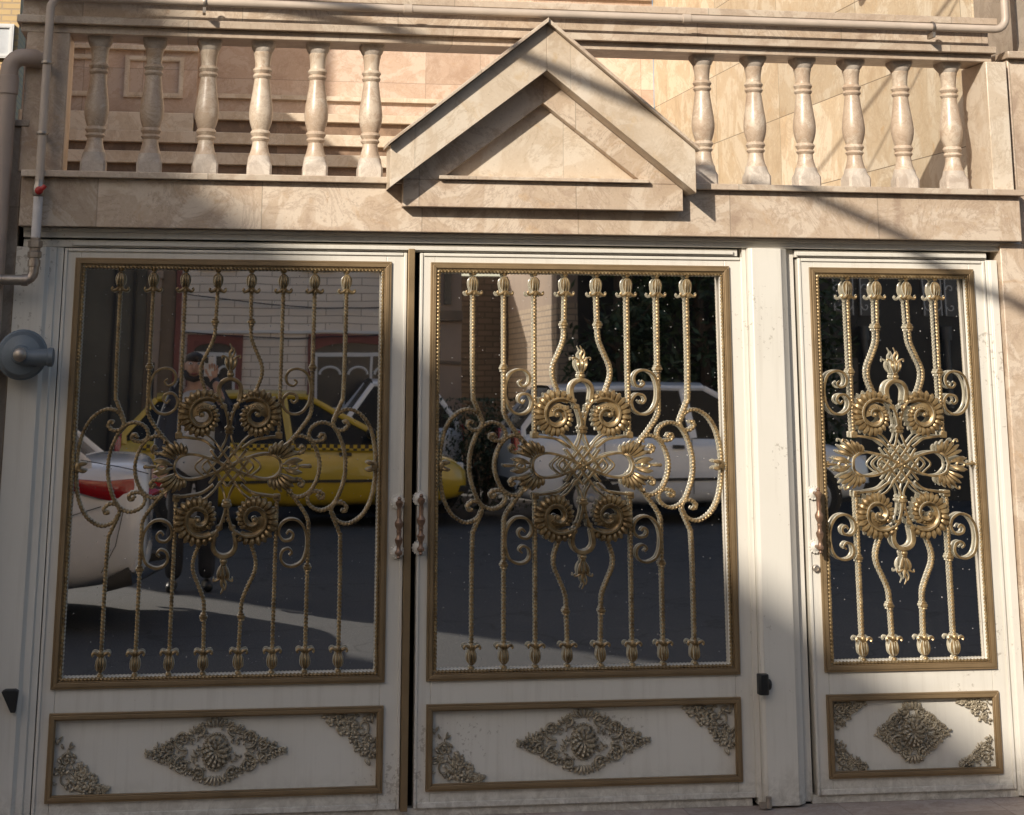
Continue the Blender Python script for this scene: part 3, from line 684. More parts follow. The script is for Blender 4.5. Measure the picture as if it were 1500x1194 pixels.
BP = [(.0435, .085), (.041, .09), (.036, .105), (.0315, .125), (.030, .142), (.0345, .147), (.0385, .153), (.0345, .159), (.0315, .162), (.036, .168), (.0405, .176), (.037, .184), (.033, .188), (.0375, .2), (.043, .218), (.0465, .238), (.0475, .258), (.045, .285), (.0405, .315), (.0355, .35), (.0315, .38), (.0305, .392), (.0345, .396), (.038, .403), (.0345, .41), (.0315, .413), (.035, .418), (.0395, .426), (.035, .434), (.031, .438), (.030, .448), (.0315, .465), (.034, .485), (.037, .493), (.037, .5)]
def baluster(chip=False):
    mb = MB(); mb.lathe(BP, (0, 0, 0), 'z', 28)
    def morph(zs, n=32):           # round neck grown into a square block: the classic scalloped edge
        vs = []; fs = []
        for z, r, h, e in zs:
            for k in range(n):
                a = 2 * pi * k / n + pi / n; cx, sx = cos(a), sin(a); m_ = max(abs(cx), abs(sx))
                sq = (cx / m_ * h, sx / m_ * h); ro = (cx * r, sx * r)
                vs.append((ro[0] + (sq[0] - ro[0]) * e, ro[1] + (sq[1] - ro[1]) * e, z))
        for i in range(len(zs) - 1):
            for k in range(n): fs.append((i * n + k, i * n + (k + 1) % n, (i + 1) * n + (k + 1) % n, (i + 1) * n + k))
        fs.append(tuple(range(n - 1, -1, -1))); fs.append(tuple(range((len(zs) - 1) * n, len(zs) * n)))
        mb.add(vs, fs)
    shaft = mb; mb = MB(); morph([(0, .05, .0485, 1), (.044, .05, .0485, 1), (.05, .051, .048, .92), (.058, .049, .0465, .62), (.068, .0465, .0455, .25), (.086, .0435, .0435, 0)])
    base = mb; mb = MB(); morph([(.5, .037, .037, 0), (.512, .045, .042, .25), (.524, .052, .046, .75), (.53, .05, .047, 1), (.541, .05, .047, 1)])
    return shaft, base, mb
q_ = baluster(); b0 = q_[0].build('baluster', 'baluster', None, ang=32, off=(0, 0, 0)); q_[1].build('plinth', 'baluster_end', b0, ang=32); q_[2].build('capital', 'baluster_end', b0, ang=32)
BX = [(-.461, 'first baluster from the left, wholly in shade beside the left pillar'), (-.248, 'second baluster from the left end, still mostly in shade'), (-.034, 'third baluster from the left end, half in sun'),
      (.178, 'fourth baluster from the left end, in front of the stone steps'), (.397, 'fifth baluster from the left, second one left of the triangular pediment'), (.614, 'baluster directly left of the triangular pediment'),
      (1.987, 'baluster right behind the right-hand corner of the triangular pediment, its foot in shadow'), (2.208, 'baluster with a chipped foot, second one right of the pediment'), (2.421, 'third baluster to the right of the pediment'),
      (2.634, 'third baluster from the right-hand end of the balcony'), (2.848, 'second baluster from the right-hand end of the balcony'), (3.064, 'rightmost baluster, beside the narrow sunlit pillar')]
for i, (x, lb) in enumerate(BX):
    o = b0 if i == 0 else copy_tree(b0)
    o.location = (x, .055, 2.3132); o.rotation_euler = (0, 0, random.uniform(-.12, .12))
    tag(o, lb, 'baluster', 'turned stone balusters of the balcony')

pe = thing('pediment', 'sunlit triangular travertine pediment standing on the beam over the middle gate leaf', 'pediment', (1.28, -.08, 2.2))
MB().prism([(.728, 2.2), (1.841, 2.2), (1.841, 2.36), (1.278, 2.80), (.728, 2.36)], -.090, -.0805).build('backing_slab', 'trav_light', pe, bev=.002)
def rake(pts, y0, y1, mat, name, par): return MB().prism(pts, y0, y1).build(name, mat, par, bev=.002)
# frame layer between backing and rake: opens as the sunk triangle
fr = MB()
O = [(.745, 2.2035), (1.825, 2.2035), (1.279, 2.69)]; I = [(.872, 2.303), (1.685, 2.303), (1.279, 2.613)]
O2 = [(.728, 2.2), (1.841, 2.2), (1.841, 2.262), (1.279, 2.706), (.728, 2.262)]
fr.prism([(.728, 2.2), (1.841, 2.2), (1.841, 2.303), (.728, 2.303)], -.140, -.0905)
fr.prism([(.728, 2.3035), (.872, 2.3035), (1.279, 2.613), (1.279, 2.80), (.728, 2.37)], -.140, -.0905)
fr.prism([(1.2795, 2.80), (1.2795, 2.613), (1.685, 2.3035), (1.841, 2.3035), (1.841, 2.37)], -.140, -.0905)
fr.build('inner_border', 'trav', pe, bev=.002)
MB().box(.865, 1.70, -.166, -.092, 2.3045, 2.3185).build('inner_ledge', 'trav_rail', pe, bev=.002)
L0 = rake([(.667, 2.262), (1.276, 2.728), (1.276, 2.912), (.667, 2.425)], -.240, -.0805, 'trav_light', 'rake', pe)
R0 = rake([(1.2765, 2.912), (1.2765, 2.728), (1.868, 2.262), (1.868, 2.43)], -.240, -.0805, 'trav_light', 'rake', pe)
rake([(.655, 2.432), (.655, 2.418), (1.2765, 2.914), (1.2765, 2.932)], -.285, -.0805, 'trav_rail', 'rake_cap', L0)
rake([(1.277, 2.932), (1.277, 2.914), (1.878, 2.424), (1.878, 2.437)], -.27, -.0805, 'trav_rail', 'rake_cap', R0)

# ------------------------------------------------------------------ pipes on the front
gp1 = MB()
q = [(-.645, -.12, 2.27), (-.645, -.12, 2.93)] + [(-.645 + .04 * (1 - cos(a)), -.12, 2.93 + .045 * sin(a)) for a in (.3, .7, 1.1, 1.5)] + [(x, -.12, 2.976 + .0 * x) for x in (-.4, .3, 1., 1.8, 2.6, 3.205)] + [(3.205 + .05 * sin(a), -.12, 2.976 + .05 * (1 - cos(a))) for a in (.4, .8, 1.2, 1.57)] + [(3.255, -.12, 3.3)]
gp1.tube(q, .0165, 14); gp1 = gp1.build('gas_pipe', 'pipe', None, off=(-.645, -.12, 2.24)); tag(gp1, 'thin beige gas pipe running along the handrail and down at the left corner', 'gas pipe')
for x in (-.06, 2.93):
    mb = MB(); mb.tube([(x, -.12 + .0225 * cos(a), 2.976 + .0225 * sin(a)) for a in [2 * pi * i / 18 for i in range(18)]], (.006, .0025), 6, closed=True); mb.box(x - .006, x + .006, -.135, -.075, 2.932, 2.954); mb.build('pipe_clip', 'steel', gp1)
for z in (2.45, 2.72):
    mb = MB(); mb.tube([(-.645 + .0205 * cos(a), -.12 + .0205 * sin(a), z) for a in [2 * pi * i / 18 for i in range(18)]], (.006, .0025), 6, closed=True); mb.box(-.652, -.638, -.099, -.031, z - .008, z + .008); mb.build('pipe_clip', 'steel', gp1)
for x in (.72, 1.86): MB().lathe([(.0165, x), (.0195, x + .002), (.0195, x + .034), (.0165, x + .036)], (0, -.12, 2.976), 'x', 14).build('coupling', 'pipe', gp1)
vt = thing('gas_valve', 'red handled valve, white hose and rusty elbow below the thin gas pipe', 'valve', (-.645, -.12, 1.9))
MB().lathe([(.019, 2.215), (.023, 2.22), (.023, 2.25), (.019, 2.256), (.019, 2.275)], (-.645, -.12, 0), 'z', 8).build('valve_body', 'steel', vt)
MB().tube(spline([(-.645, -.14, 2.232), (-.64, -.165, 2.235), (-.626, -.168, 2.24), (-.618, -.168, 2.25)], .006), (.009, .005), 8).ball((-.640, -.158, 2.232), (.016, .012, .016), 10, 6).build('handle', 'red', vt)
mb = MB(); mb.lathe([(.017 + .0013 * (i % 2), 2.06 + i * .004) for i in range(39)], (-.645, -.12, 0), 'z', 14); mb.build('flexible_hose', 'white_tape', vt)
mb = MB().lathe([(.018, 1.985), (.026, 1.988), (.026, 2.008), (.02, 2.012), (.02, 2.022), (.027, 2.026), (.027, 2.048), (.018, 2.052), (.018, 2.066)], (-.645, -.12, 0), 'z', 6)
mb.build('union_nut', 'steel', vt)
mb = MB(); mb.tube([(-.645, -.12, 1.99), (-.645, -.12, 1.935)] + [(-.645 - .03 * (1 - cos(a)), -.12, 1.935 - .03 * sin(a)) for a in (.4, .8, 1.2, 1.57)] + [(-1.1, -.12, 1.905)], .0195, 12)
for x in (-.685, -.78): mb.lathe([(.0225, x), (.0225, x + .022)], (0, -.12, 1.905), 'x', 14)
mb.lathe([(.0235, 1.955), (.0235, 1.978)], (-.645, -.12, 0), 'z', 14)
mb.build('elbow_pipe', 'steel', vt)
rg = thing('gas_regulator', 'round blue-grey gas regulator at the left edge, beside the gate jamb', 'gas regulator', (-.667, -.15, 1.636))
mb = MB().lathe([(.02, -.07), (.086, -.075), (.091, -.09), (.091, -.115), (.084, -.12), (.082, -.13), (.07, -.15), (.035, -.162), (.03, -.178), (.0, -.18)], (-.667, 0, 1.636), 'y', 32)
for i in range(10): a = 2 * pi * i / 10 + .2; mb.lathe([(.008, -.114), (.008, -.124)], (-.667 + .0785 * cos(a), 0, 1.636 + .0785 * sin(a)), 'y', 6)
mb.build('housing', 'regul', rg)
MB().lathe([(.024, -.66), (.03, -.655), (.03, -.572), (.034, -.568), (.034, -.552), (.026, -.548), (.016, -.546)], (0, -.165, 1.628), 'x', 20).build('outlet', 'regul', rg)
MB().lathe([(.024, -.16), (.024, -.20), (.018, -.206), (.018, -.215), (.01, -.22)], (-.667, 0, 1.636), 'y', 16).build('adjuster_cap', 'steel', rg)
MB().lathe([(.03, -1.2), (.03, -.74)], (0, -.1, 1.64), 'x', 16).build('inlet', 'regul', rg)
dp = MB(); q = [(-.788, -.075, 0.05), (-.788, -.075, 2.69)] + [(-.788 + .05 * (1 - cos(a)), -.075, 2.69 + .055 * sin(a)) for a in (.3, .6, .9, 1.2, 1.5)] + [(-.70, -.06, 2.745), (-.66, -.0, 2.74)]
dp.tube(q, .034, 18); dp.lathe([(.034, 2.60), (.039, 2.602), (.039, 2.67), (.034, 2.672)], (-.788, -.075, 0), 'z', 20)
dp = dp.build('drain_pipe', 'plast', None, off=(-.788, -.075, .05)); tag(dp, 'thick beige drainpipe with a bend at its top, at the far left', 'drainpipe')
mb = MB().lathe([(.03, -.1115), (.062, -.1118), (.07, -.1125)], (-.645, 0, 2.03), 'y', 20)

# ------------------------------------------------------------------ neighbouring walls, terrace, steps, house
nw = MB().box(-1.8, -.722, -.02, .3, 0, 2.485).build('neighbour_wall', 'oldstone', None, bev=.004, off=(-1.2, 0, 0)); tag(nw, 'weathered shaded stone wall at the left, behind the drainpipe and regulator', 'wall')
MB().box(-1.8, -.705, -.035, .31, 2.4855, 2.51).build('coping', 'oldstone', nw, bev=.003)
nr = MB().box(3.206, 4.6, -.035, .4, 0, 2.10).box(3.30, 4.6, -.015, .4, 2.1005, 2.87).build('right_wall', 'trav', None, bev=.004, off=(3.8, 0, 0)); tag(nr, 'travertine clad wall at the right edge, beside the narrow door', 'wall')
MB().box(3.29, 4.6, -.05, .4, 2.8705, 2.90).build('coping', 'trav_rail', nr, bev=.003)
MB().box(3.36, 4.6, .0, .4, 2.9005, 4.4).build('upper_wall', 'oldstone', nr)
sw = MB().box(3.355, 3.7, .41, 6.1, 2.24, 9.5).build('courtyard_side_wall', 'sidewall', None, off=(3.5, 3, 2.24)); tag(sw, 'sunlit cream stone side wall running back behind the right balusters', 'wall')
mb = MB(); mb.ball((3.30, 1.62, 3.545), (.05, .05, .05), 12, 8); mb.lathe([(.055, 3.30), (.055, 3.354)], (0, 1.62, 3.56), 'x', 16); mb = mb.build('wall_lamp', 'white', None, off=(3.33, 1.62, 3.5)); tag(mb, 'small round lamp on the sunlit side wall, at the top edge', 'wall lamp')
tf = MB().box(-1.75, 3.35, .245, 6.0, 2.1, 2.24).build('terrace_floor', 'apron', None, off=(.8, 3, 2.1)); tag(tf, kind='structure')
hf = thing('stone_house', 'pinkish stone house front at the back of the terrace, above the steps', 'house', (1., 6.1, 2.24))
MB().box(-.14, 3.35, 6.1, 6.4, 2.24, 9.5).build('wall', 'pink', hf)
MB().box(-1.37, -.141, 5.75, 6.4, 2.24, 9.5).build('wall', 'pink', hf)
for z0, z1, y, x0, x1, m_ in ((4.19, 4.235, 6.04, -.14, 3.34, 'trav_light'), (4.31, 4.34, 6.06, -.14, 3.34, 'trav_light'), (3.455, 3.49, 6.06, .0, 3.34, 'trav_light')): MB().box(x0, x1, y, 6.0995, z0, z1).build('string_course', m_, hf, bev=.004)
MB().box(-1.36, -.14, 5.70, 5.7495, 3.74, 3.775).build('string_course', 'trav_light', hf, bev=.004)
pf = MB(); rect_frame(pf, -.66, -.24, 3.40, 3.70, .035, 5.722, 5.7495); pf.build('sunk_panel_frame', 'trav_light', hf)
pf = MB(); rect_frame(pf, -1.30, -.78, 3.40, 3.70, .035, 5.722, 5.7495); pf.build('sunk_panel_frame', 'trav_light', hf)
wn = MB(); rect_frame(wn, -.57, -.43, 3.80, 4.3, .02, 5.725, 5.7495); wn = wn.build('window', 'black', hf); MB().box(-.55, -.45, 5.735, 5.7495, 3.82, 4.28).build('pane', 'winglass', wn); MB().box(-.515, -.475, 5.712, 5.7245, 3.83, 3.90).build('handle', 'white', wn)
st = thing('stone_steps', 'broad steps of light treads and brown risers leading up from the terrace', 'steps', (1, 4.4, 2.24))
for k in range(6):
    y = 4.0 + .30 * k; zt = 2.24 + .172 * (k + 1); hi = k >= 5
    x0, x1 = (-1.36, 3.34)
    zb = zt - .08
    if k < 5:
        MB().box(x0, x1, y, 6.05 if False else y + .34, zb + .0, zt).build('tread', 'trav_light', st, bev=.005)
        MB().box(x0 + .002, x1 - .002, y + .05, y + .30, zt - .172, zb - .0005).build('riser', 'step_dark', st)
    else:
        MB().box(-.15, x1, y - .02, 6.05, zb + .03, zt + .01).build('landing', 'trav_light', st, bev=.005)
        MB().box(-.145, x1 - .002, y + .03, 6.04, zt - .172, zb + .0295).build('riser', 'step_dark', st)
MB().box(-1.36, -.152, 5.49, 5.70, 3.13, 3.262).build('landing', 'trav_light', st, bev=.005)
nh = thing('added_left_house', 'beige house added at the left to shade the terrace and bounce sunlight', 'house', (-4, 3, 0))  # added to shade the left part of the house front and steps
MB().box(-16, -3.6, .31, 6.0, 5.13, 8.5).build('upper_wall', 'oldstone', nh)  # extra height added to bounce sunlight into the street
rh = thing('added_right_house', 'tall stone house added out of view at the right to bounce sunlight', 'house', (11, .45, 0))  # unseen, added so its sunlit wall brightens the fronts opposite
MB().box(4.605, 18, .45, 8, 0, 9.5).build('wall', 'trav_light', rh)
MB().box(-16, -1.76, .31, 6.0, 0, 5.0).build('wall', 'beigewall', nh); MB().box(-16.1, -1.74, .25, 6.05, 5.0005, 5.12).build('roof_slab', 'trav', nh)
# far yellow house seen in the gap at the top left
fh = thing('yellow_house', 'sunlit yellow brick house far behind, in the gap at the top left corner', 'house', (-4, 14, 0))
MB().box(-7.5, -2.36, 14, 18, 0, 7).build('wall', 'yellow_brick', fh)
wn = MB(); rect_frame(wn, -3.3, -2.41, 4.95, 5.36, .05, 13.93, 13.999); wn = wn.build('window', 'white', fh); MB().box(-3.26, -2.45, 13.96, 13.999, 5.0, 5.31).build('pane', 'lampclear', wn); MB().box(-2.75, -2.71, 13.94, 13.959, 5.0, 5.31).build('glazing_bar', 'white', wn)
# soffit side: body of the house behind the gate
gw = MB().box(-.70, 3.2, .30, .5, 0, 2.1).build('garage_back', 'blackwall', None, off=(1.2, .4, 0)); tag(gw, 'dark garage wall hidden behind the mirrored gate', 'wall')
# ------------------------------------------------------------------ ground
rd = MB().add([(-120, -120, 0), (120, -120, 0), (120, 120, 0), (-120, 120, 0)], [(0, 1, 2, 3)]).build('road', 'asphalt', None); tag(rd, kind='structure')
ap = MB().box(-4, 8, -.62, .02, -.1, .004).build('pavement', 'apron', None, bev=.004); tag(ap, kind='structure')
# ------------------------------------------------------------------ the street that the mirrored gate reflects
def building(name, label, mat, x0, x1, y0, y1, h, cat='building'):
    b_ = thing(name, label, cat, ((x0 + x1) / 2, y0, 0)); MB().box(x0, x1, y1, y0, 0, h).build('wall', mat, b_)
    MB().box(x0 + .02, x1 - .02, y1 + .02, y0 + .05, h + .0005, h + .08).build('parapet', mat, b_); return b_
YF = -16.2
b1 = thing('corner_house', 'tall tan brick house across the street, beyond the alley at the far left', 'building', (-15, -12, 0))
MB().column([(-22, -18.7), (-10.58, -18.7), (-11.62, -12), (-22, -12)], 0, 11.4).build('wall', 'tan_brick', b1); MB().column([(-22.1, -18.7), (-10.6, -18.69), (-11.64, -12.01), (-22.1, -12.01)], 11.4005, 11.45).build('roof_slab', 'beigewall', b1)
b2 = building('dark_house', 'dark olive rendered house front behind the white sedan tail', 'darkwall', -7.3, -.78, YF, -19.5, 8.5)
for x in (-1.62, -1.2, -.95): MB().box(x, x + .035, YF + .0005, YF + .03, 0, 4.5).build('vertical_seam', 'blackwall', b2)
b3 = building('brown_house', 'narrow brown rendered house between the dark and white brick houses', 'brownwall', -.775, -.41, YF, -18.2, 8.45)
MB().box(-.72, -.60, YF + .0005, YF + .06, 0, 2.8).box(-.74, -.58, YF + .0005, YF + .09, 2.8005, 2.9).build('pilaster', 'beigewall', b3)
MB().box(-.70, -.64, YF + .061, YF + .075, 1.3, 1.75).build('sign_strip', 'blackwall', b3)
b4 = building('white_brick_house', 'pale brick house with red window surrounds, reflected in the left leaf', 'white_brick', -.405, 2.99, YF, -18.2, 8.4)
MB().box(-.405, -.335, YF + .0005, YF + .05, 0, 8.3).build('corner_strip', 'redtrim', b4)
MB().box(-.33, 2.98, YF + .0005, YF + .035, 2.13, 2.165).build('ledge', 'white', b4)
def arched(x0, x1, z0, z1, nb):
    w = MB(); w.box(x0, x1, YF + .0005, YF + .045, z0, z0 + .0).v.clear(); w.f.clear()
    t = .085
    w.box(x0, x0 + t, YF + .0005, YF + .045, z0, z1); w.box(x1 - t, x1, YF + .0005, YF + .045, z0, z1); w.box(x0 + t, x1 - t, YF + .0005, YF + .045, z1 - t, z1)
    w = w.build('window', 'redtrim', b4)
    MB().box(x0 + t, x1 - t, YF + .0005, YF + .012, z0, z1 - t).build('pane', 'winglass', w)
    f = MB(); a0, a1 = x0 + t, x1 - t; zt = z1 - t; zs = zt - .14
    n = 14; cxx = (a0 + a1) / 2; q = [(cxx + (a1 - a0) / 2 * cos(pi * i / n), zs + .12 * sin(pi * i / n)) for i in range(n + 1)]
    f.prism([(a1, zt), *[(a0 + (a1 - a0) * 0, zt)], *[p for p in q[::-1]]], YF + .013, YF + .04)
    f = f.build('arch_infill', 'redtrim', w)
    g = MB(); g.box(a0, a1, YF + .013, YF + .04, zs - .05, zs)
    for i in range(nb + 1):
        x = a0 + (a1 - a0 - .035) * i / nb; g.box(x, x + .035, YF + .0125, YF + .0395, z0, zs - .0505)
    for i in range(nb):
        xa = a0 + (a1 - a0 - .035) * i / nb + .035; xb = a0 + (a1 - a0 - .035) * (i + 1) / nb; c = (xa + xb) / 2; r = (xb - xa) / 2
        g.tube([(c + r * .8 * cos(pi * k / 10), YF + .03, zs - .28 + .1 * sin(pi * k / 10)) for k in range(11)], .018, 6); g.box(xa, xb, YF + .0125, YF + .0395, z0 + .25, z0 + .3)
    g.build('casement', 'white', w)
arched(-.245, .475, .9, 2.11, 2); arched(1.32, 2.6, .9, 2.115, 3)
for x0, x1 in ((-.13, .385), (1.22, 1.62), (2.1, 2.7)):
    w = MB(); rect_frame(w, x0, x1, 2.93, 4.2, .06, YF + .0005 - .0, YF + .05) if False else w.box(x0, x1, YF + .0005, YF + .05, 2.93, 4.2); w = w.build('window', 'white', b4); MB().box(x0 + .06, x1 - .06, YF + .0505, YF + .055, 2.99, 4.14).build('pane', 'winglass', w)
for z, z2 in ((2.62, 2.50), (2.14, 2.2)):
    c = MB().tube([(-.3 + 3.3 * t, YF + .1, z + (z2 - z) * t - .1 * sin(pi * t)) for t in [i / 20 for i in range(21)]], .008, 6).build('facade_cable', 'black', b4)
b5 = building('beige_house', 'narrow beige house beside the alley, reflected at the left edge of the middle leaf', 'beigewall', 2.995, 3.33, YF, -18.2, 8.2)
MB().box(2.995, 3.34, YF + .0005, YF + .06, 2.3, 2.42).build('cornice', 'brownwall', b5); MB().box(3.0, 3.33, YF + .0005, YF + .03, 1.75, 1.79).build('cornice', 'brownwall', b5)
MB().box(3.09, 3.19, YF + .0005, YF + .04, 2.5, 3.4).build('window', 'winglass', b5)
aw = MB().box(3.331, 4.599, -20.3, -20, 0, 3.1).build('alley_wall', 'dark_brick', None, off=(4, -20, 0)); tag(aw, 'dark brick wall closing the alley, reflected behind the left bars of the middle leaf', 'brick wall')
pw = MB().box(4.6, 4.9, -20.3, -16.2, 0, 2.55).build('party_wall', 'tan_brick', None, off=(4.75, -18, 0)); tag(pw, 'side wall of the alley with a sunlit wedge of tan brick', 'brick wall')
MB().box(4.602, 4.9, -20.3, -16.2, 2.5505, 7).build('upper_render', 'beigewall', pw)
b6 = building('black_house', 'very dark house with pale window grilles, reflected in the narrow door', 'blackwall', 4.905, 16, YF, -20, 8.0)
for x in (8.45, 8.82, 9.74, 10.06, 11.2):
    w = MB().box(x, x + .30, YF + .0005, YF + .02, 2.42, 3.05).build('window', 'greypost', b6)
    g = MB()
    for s in (1, -1):
        for k, z in ((0, 2.55), (1, 2.78)):
            g.tube([(x + .15 + s * (.02 + .06 * (1 - t) * cos(5.5 * t) + .04), YF + .035, z + .07 * (1 - t) * sin(5.5 * t) * (1 if k else -1)) for t in [i / 16 for i in range(17)]], .007, 5)
        g.tube([(x + .15 + s * .13, YF + .035, 2.43), (x + .15 + s * .13, YF + .035, 3.04)], .008, 5)
    g.build('grille', 'white', w)
for x in (8.83, 10.02):
    MB().tube([(x, YF + .12, 1.2), (x, YF + .12, 2.1)], .05, 10).tube([(x, YF + .12, 2.1), (x, YF + .12, 2.28)], .075, 10).build('rain_pipe', 'greypost', b6)
MB().box(8.3, 8.75, YF + .0005, YF + .03, .3, 1.85).build('door', 'greypost', b6)

def tree(x, y, h, r, label, seed, n=3600):
    rnd = random.Random(seed); t = thing('evergreen_tree', label, 'tree', (x, y, 0), 'dark evergreens across the street')
    tr = MB(); tr.tube([(x + .05 * sin(i), y, h * .8 * i / 8) for i in range(9)], .09, 8, taper=lambda q: 1.15 - .9 * q)
    for i in range(14):
        z = h * (.15 + .6 * i / 14); a = rnd.uniform(0, 6.28); l = r * rnd.uniform(.5, .9)
        tr.tube([(x, y, z), (x + l * .5 * cos(a), y + l * .5 * sin(a), z + .15), (x + l * cos(a), y + l * sin(a), z + .45)], .03, 5, taper=lambda q: 1.1 - .8 * q)
    tr.build('trunk', 'bark', t)
    cl = [(rnd.uniform(.05, .97), rnd.uniform(0, 6.28)) for _ in range(60)]; vs_, fs_ = [], []
    for i in range(n):
        q, a = rnd.choice(cl); rr = r * (1 - .75 * q ** 1.6) * rnd.uniform(.35, 1.0)
        c = Vector((x + rr * cos(a) + rnd.gauss(0, .13), y + rr * sin(a) + rnd.gauss(0, .13), .25 + h * q + rnd.gauss(0, .16)))
        u = Vector((rnd.gauss(0, 1), rnd.gauss(0, 1), rnd.gauss(0, .7))).normalized(); v = u.cross(Vector((rnd.gauss(0, 1), rnd.gauss(0, 1), rnd.gauss(0, 1)))).normalized()
        l, w = rnd.uniform(.05, .10), rnd.uniform(.018, .035); o = len(vs_)
        vs_ += [c - u * l, c + v * w, c + u * l, c - v * w]; fs_.append((o, o + 1, o + 2, o + 3))
    MB().add(vs_, fs_).build('crown', 'leaf', t, recalc=False)
for i, (x, y, h, r, lb) in enumerate([(5.25, -15.2, 5.2, .75, 'dark evergreen beside the sunlit alley wall, reflected mid pane'), (6.35, -15.3, 6.0, .85, 'tallest dark evergreen, reflected above the roof of the white hatchback'), (7.45, -15.2, 5.4, .8, 'dark evergreen to the right of the tallest one, next to the black house')]): tree(x, y, h, r, lb, 20 + i)
rnd = random.Random(5)
sh = thing('shrub', 'low dark shrub beyond the taxi bonnet, reflected in the middle leaf', 'shrub', (3.3, -14.3, 0))
mb = MB()
for i in range(6): a = i * 1.05; mb.tube([(3.3, -14.3, 0), (3.3 + .25 * cos(a), -14.3 + .25 * sin(a), .8)], .015, 5)
mb.build('stem', 'bark', sh)
vs_, fs_ = [], []
for i in range(3600):
    c = Vector((3.4 + rnd.gauss(0, .27), -14.3 + rnd.gauss(0, .22), max(.1, min(1.32, rnd.gauss(.72, .32))))); u = Vector((rnd.gauss(0, 1), rnd.gauss(0, 1), rnd.gauss(0, 1))).normalized(); v = u.cross(Vector((.3, .2, 1))).normalized(); o = len(vs_)
    vs_ += [c - u * .035, c + v * .015, c + u * .035, c - v * .015]; fs_.append((o, o + 1, o + 2, o + 3))
MB().add(vs_, fs_).build('foliage', 'leaf', sh, recalc=False)

MB().box(-17, -13.6, -17.6, -15.5, 11.4505, 13.95).build('added_shade_block', 'tan_brick', b1)  # unseen block added on the roof to shade the left balusters
